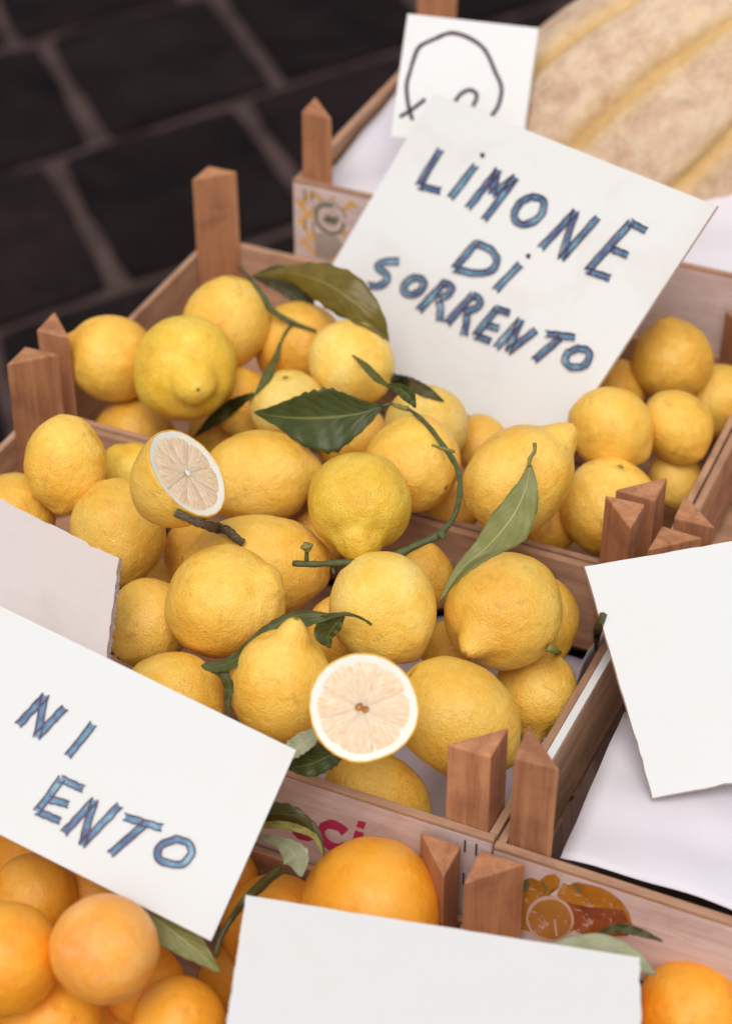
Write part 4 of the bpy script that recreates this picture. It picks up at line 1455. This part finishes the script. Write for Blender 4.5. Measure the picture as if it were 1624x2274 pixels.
def twig_root(px, py, t, label, name='leafy_twig'):
    e = empty(name, PT(px, py, t))
    tagit(e, label, 'twig', 'twigs lying on the lemons')
    return e


# twig at the back with the golden leaf
TA = twig_root(575, 640, hit_t(575, 640) or 1.8, 'leafy twig with a big golden-olive leaf in the back crate')
st, TT = tube('stem', [(530, 592), (556, 620), (580, 655), (605, 690), (650, 716), (702, 735)], [2.5, 5, 7.5, 6.5, 5, 3], 'twig_green', TA, lift=.001)
tA = TT[10]
tube('side_shoot', [(650, 716), (632, 740), (622, 765), (618, 790)], [3.5, 3, 2.5, 3], 'twig_green', TA, lift=.001)
leaf([(622, 758), (612, 795), (592, 838), (566, 876)], [2, 9, 12, 2], [2, 8, 11, 2], 'leaf_mid', TA, roll=.3, lift=.002)
leaf([(566, 874), (530, 893), (480, 930), (428, 972)], [4, 17, 15, 1], [4, 15, 12, 1], 'leaf_dark', TA, roll=-.4, lift=.002, label='narrow dark leaf hanging over the nippled lemon')
tl = TT[6]
leaf([(560, 613), (625, 622), (665, 650), (690, 690), (676, 702)], [3, 24, 30, 22, 1], [3, 30, 42, 20, 1], 'leaf_shade', TA, roll=.2, ts=[tl + .006, tl + .008, tl + .006, tl], drape=False, label='dark brown-green leaf under the golden one')
leaf([(560, 612), (640, 606), (715, 625), (785, 668), (835, 715), (863, 760)], [2, 16, 42, 50, 34, 1], [2, 12, 40, 52, 30, 1], 'leaf_olive', TA, roll=.25, cup=-.25, ts=[tl, tl - .012, tl - .035, tl - .055, tl - .06, tl - .05], drape=True, label='big golden-olive leaf curling over the sign corner')

# bent main twig across the middle
t17 = hit_t(800, 1180)
TB = twig_root(870, 1238, hit_t(870, 1238), 'long bent green twig with a large glossy dark leaf')
stB, TTb = tube('stem', [(650, 1251), (700, 1253), (750, 1250), (800, 1248), (870, 1236), (930, 1208), (975, 1186), (1008, 1145), (1021, 1085), (1012, 1035), (980, 985), (945, 940), (905, 908), (868, 897), (848, 903)],
                [6.5, 7, 7.5, 8, 8.5, 9, 8.5, 6, 6, 6.5, 6, 5.5, 5, 3.5, 3], 'twig_green', TB, ts=[1.43, 1.425, 1.425, 1.43, 1.435, 1.44, 1.44, 1.45, 1.47, 1.49, 1.505, 1.525, 1.55, 1.56, 1.56], n=90, clamp=.42, knob=.16)
for (p, q, r_) in (((680, 1246), (681, 1216), (5, 4)), ((737, 1256), (741, 1274), (4, 3)), ((1008, 1003), (958, 988), (4, 3.5)), ((978, 1184), (984, 1196), (9, 6)), ((905, 908), (872, 898), (6, 5))):
    ta = float(np.interp(p[0], [650, 800, 980, 1021], [1.43, 1.43, 1.44, 1.46])) if p[1] > 1150 else (1.487 if p[0] > 950 else 1.55)
    tube('spur', [p, ((p[0] + q[0]) / 2, (p[1] + q[1]) / 2 + 1), q], list(r_), 'twig_olive' if p[1] < 1100 else 'twig_green', TB, ts=[ta, ta - .003, ta - .004], n=10)
ob, _ = tube('calyx', [(681, 1224), (681, 1217), (680, 1209), (680, 1205)], [5, 11, 13, 7], 'twig_olive', TB, ts=[1.425, 1.424, 1.423, 1.422], n=10, knob=.35)
leaf([(850, 902), (800, 917), (740, 925), (670, 928), (610, 924), (563, 915)], [2, 38, 66, 58, 32, 1], [2, 42, 84, 66, 24, 1], 'leaf_dark', TB, roll=-.12, cup=.20, ts=[1.555, 1.552, 1.548, 1.553, 1.563, 1.575], wavy=.04, n=40, m=14, label='large glossy dark green leaf with pale midrib')
leaf([(860, 855), (885, 862), (908, 880), (922, 906)], [3, 14, 16, 2], [3, 12, 14, 2], 'leaf_dark', TB, roll=.3, ts=[1.56, 1.553, 1.55, 1.55])
leaf([(868, 862), (838, 840), (808, 810), (782, 788)], [2, 9, 8, 1], [2, 10, 9, 1], 'leaf_mid', TB, roll=-.5, ts=[1.56, 1.575, 1.60, 1.625], label='small twisted narrow leaf tip')
leaf([(868, 838), (905, 850), (945, 868), (985, 892)], [10, 17, 14, 2], [10, 15, 12, 2], 'leaf_shade', None, roll=.1, lift=.001, label='dark leaf poking out under the bottom edge of the LIMONE sign')

# grey-green leaf with its stalk
e = twig_root(1175, 1030, 1.50, 'grey-green leaf with a curved stalk lying over the crate divider', 'stalked_leaf')
leaf([(1176, 1030), (1166, 1085), (1135, 1150), (1080, 1215), (1020, 1268), (975, 1335)], [3, 30, 42, 26, 12, 1], [3, 38, 56, 22, 14, 1], 'leaf_grey', e, roll=.2, cup=-.15, ts=[1.475, 1.468, 1.455, 1.44, 1.435, 1.43], n=44, m=12, wavy=.02)
tube('stalk', [(1186, 984), (1186, 1002), (1176, 1018), (1174, 1036)], [4.5, 4, 5, 3.5], 'twig_olive', e, ts=[1.478, 1.476, 1.474, 1.474], n=16)
# woody stub
e = twig_root(460, 1168, 1.42, 'short woody stub with dry bark between two lemons', 'woody_stub')
tube('bark', [(391, 1138), (430, 1157), (470, 1170), (503, 1177), (520, 1192), (540, 1206)], [10, 9, 10, 12, 10, 9], 'bark', e, lift=.0, n=50, seg=14, knob=.13)
tube('cut_end', [(389, 1137), (392, 1138.5)], [9, 10.5], 'stem_scar', e, n=3, seg=14)

# curled leaf around the knobbly lemon
e = twig_root(620, 1385, 1.40, 'curled dark leaf wrapped round the knobbly lemon', 'curled_leaf')
leaf([(825, 1388), (800, 1372), (768, 1363), (725, 1366), (680, 1364), (632, 1376), (582, 1412), (535, 1456), (490, 1480), (446, 1479)],
     [2, 3, 4, 8, 10, 14, 16, 15, 12, 7], [2, 4, 8, 26, 34, 38, 34, 20, 14, 7], 'leaf_deep', e, roll=.35, drape=False, n=50, ts=[1.372, 1.37, 1.37, 1.372, 1.374, 1.374, 1.368, 1.36, 1.352, 1.35], label='rolled upper edge of the leaf')
leaf([(765, 1366), (745, 1385), (728, 1412), (733, 1440)], [3, 36, 34, 2], [3, 18, 14, 2], 'leaf_deep', e, roll=-.3, ts=[1.372, 1.374, 1.378, 1.38], drape=False, wavy=.015)
leaf([(452, 1482), (490, 1492), (508, 1520), (506, 1560), (506, 1592)], [4, 12, 12, 10, 3], [4, 10, 10, 8, 3], 'leaf_deep', e, roll=-.4, drape=False, ts=[1.352, 1.352, 1.352, 1.352, 1.345])

# leaves in front of and below the round slice
leaf([(712, 1618), (690, 1640), (660, 1662), (615, 1690)], [10, 26, 26, 2], [8, 18, 18, 2], 'leaf_pale', None, roll=.3, drape=False, ts=[1.325, 1.322, 1.322, 1.325], label='pale leaf underside between the ENTO sign and the round cut lemon')
leaf([(775, 1655), (730, 1678), (685, 1698), (635, 1705)], [8, 34, 34, 8], [8, 30, 30, 4], 'leaf_dark', None, roll=-.2, drape=False, ts=[1.335, 1.332, 1.335, 1.34], label='dark glossy leaf just below the round cut lemon')
leaf([(1340, 1360), (1328, 1400), (1322, 1445)], [8, 12, 2], [8, 8, 2], 'leaf_shade', None, lift=.001, label='dark leaf sliver behind the foam board edge')
# leaves around the oranges
e = twig_root(650, 1830, 1.24, 'arched olive leaf sprouting over the red lettered panel', 'orange_leaf_sprig')
leaf([(560, 1818), (610, 1806), (655, 1812), (690, 1835), (708, 1860), (718, 1900)], [10, 24, 24, 14, 7, 3], [10, 26, 22, 12, 7, 3], 'leaf_shade', e, roll=.5, ts=[1.345, 1.34, 1.335, 1.33, 1.325, 1.32], cup=-.4, drape=False)
leaf([(555, 1836), (620, 1832), (672, 1844), (702, 1862), (716, 1900)], [3, 9, 9, 7, 3], [3, 9, 9, 6, 3], 'twig_olive', e, ts=[1.342, 1.334, 1.327, 1.322, 1.315], drape=False)
leaf([(575, 1858), (625, 1872), (660, 1905), (668, 1948)], [6, 14, 36, 3], [6, 12, 30, 3], 'leaf_pale', e, roll=.3, drape=False, ts=[1.345, 1.335, 1.32, 1.30], label='pale grey-green leaf underside')
e = twig_root(500, 2060, 1.2, 'thin dark curled leaf stem between the ENTO sign and the oranges', 'thin_leaf_stem')
tube('stem', [(478, 2125), (490, 2080), (530, 2015), (575, 1965), (622, 1925)], [6, 7, 7, 9, 5], 'leaf_shade', e, ts=[1.265, 1.27, 1.285, 1.30, 1.32], n=24)
leaf([(490, 2080), (535, 2010), (585, 1960), (632, 1930)], [3, 8, 15, 6], [3, 8, 10, 4], 'leaf_shade', e, ts=[1.27, 1.285, 1.30, 1.32], roll=.4, drape=False)
leaf([(300, 2005), (370, 2058), (430, 2105), (488, 2160)], [30, 46, 32, 3], [30, 44, 30, 3], 'leaf_grey', None, ts=[1.28, 1.275, 1.27, 1.265], drape=False, label='olive leaf under the bottom edge of the ENTO sign')
leaf([(1190, 2122), (1260, 2112), (1330, 2112), (1400, 2130), (1455, 2165)], [4, 30, 40, 28, 2], [4, 30, 40, 26, 2], 'leaf_pale', None, ts=[1.262, 1.258, 1.254, 1.254, 1.258], cup=-.2, drape=False, wavy=.01, label='pale green leaf on an orange at the bottom right')
leaf([(1320, 2078), (1365, 2062), (1410, 2068), (1470, 2090)], [3, 12, 10, 2], [3, 12, 10, 2], 'leaf_shade', None, ts=[1.28, 1.275, 1.27, 1.265], drape=False, label='small dark leaf in front of the printed fruit panel')

# little stem button visible on the amber lemon
e_, _ = tube('fruit_stem', [(1215, 1436), (1228, 1444), (1240, 1449)], [9, 8, 5], 'calyx', None, lift=.002, n=10, knob=.3)
tagit(e_, 'small green stem button between the fat lemon and the crate wall', 'stem')
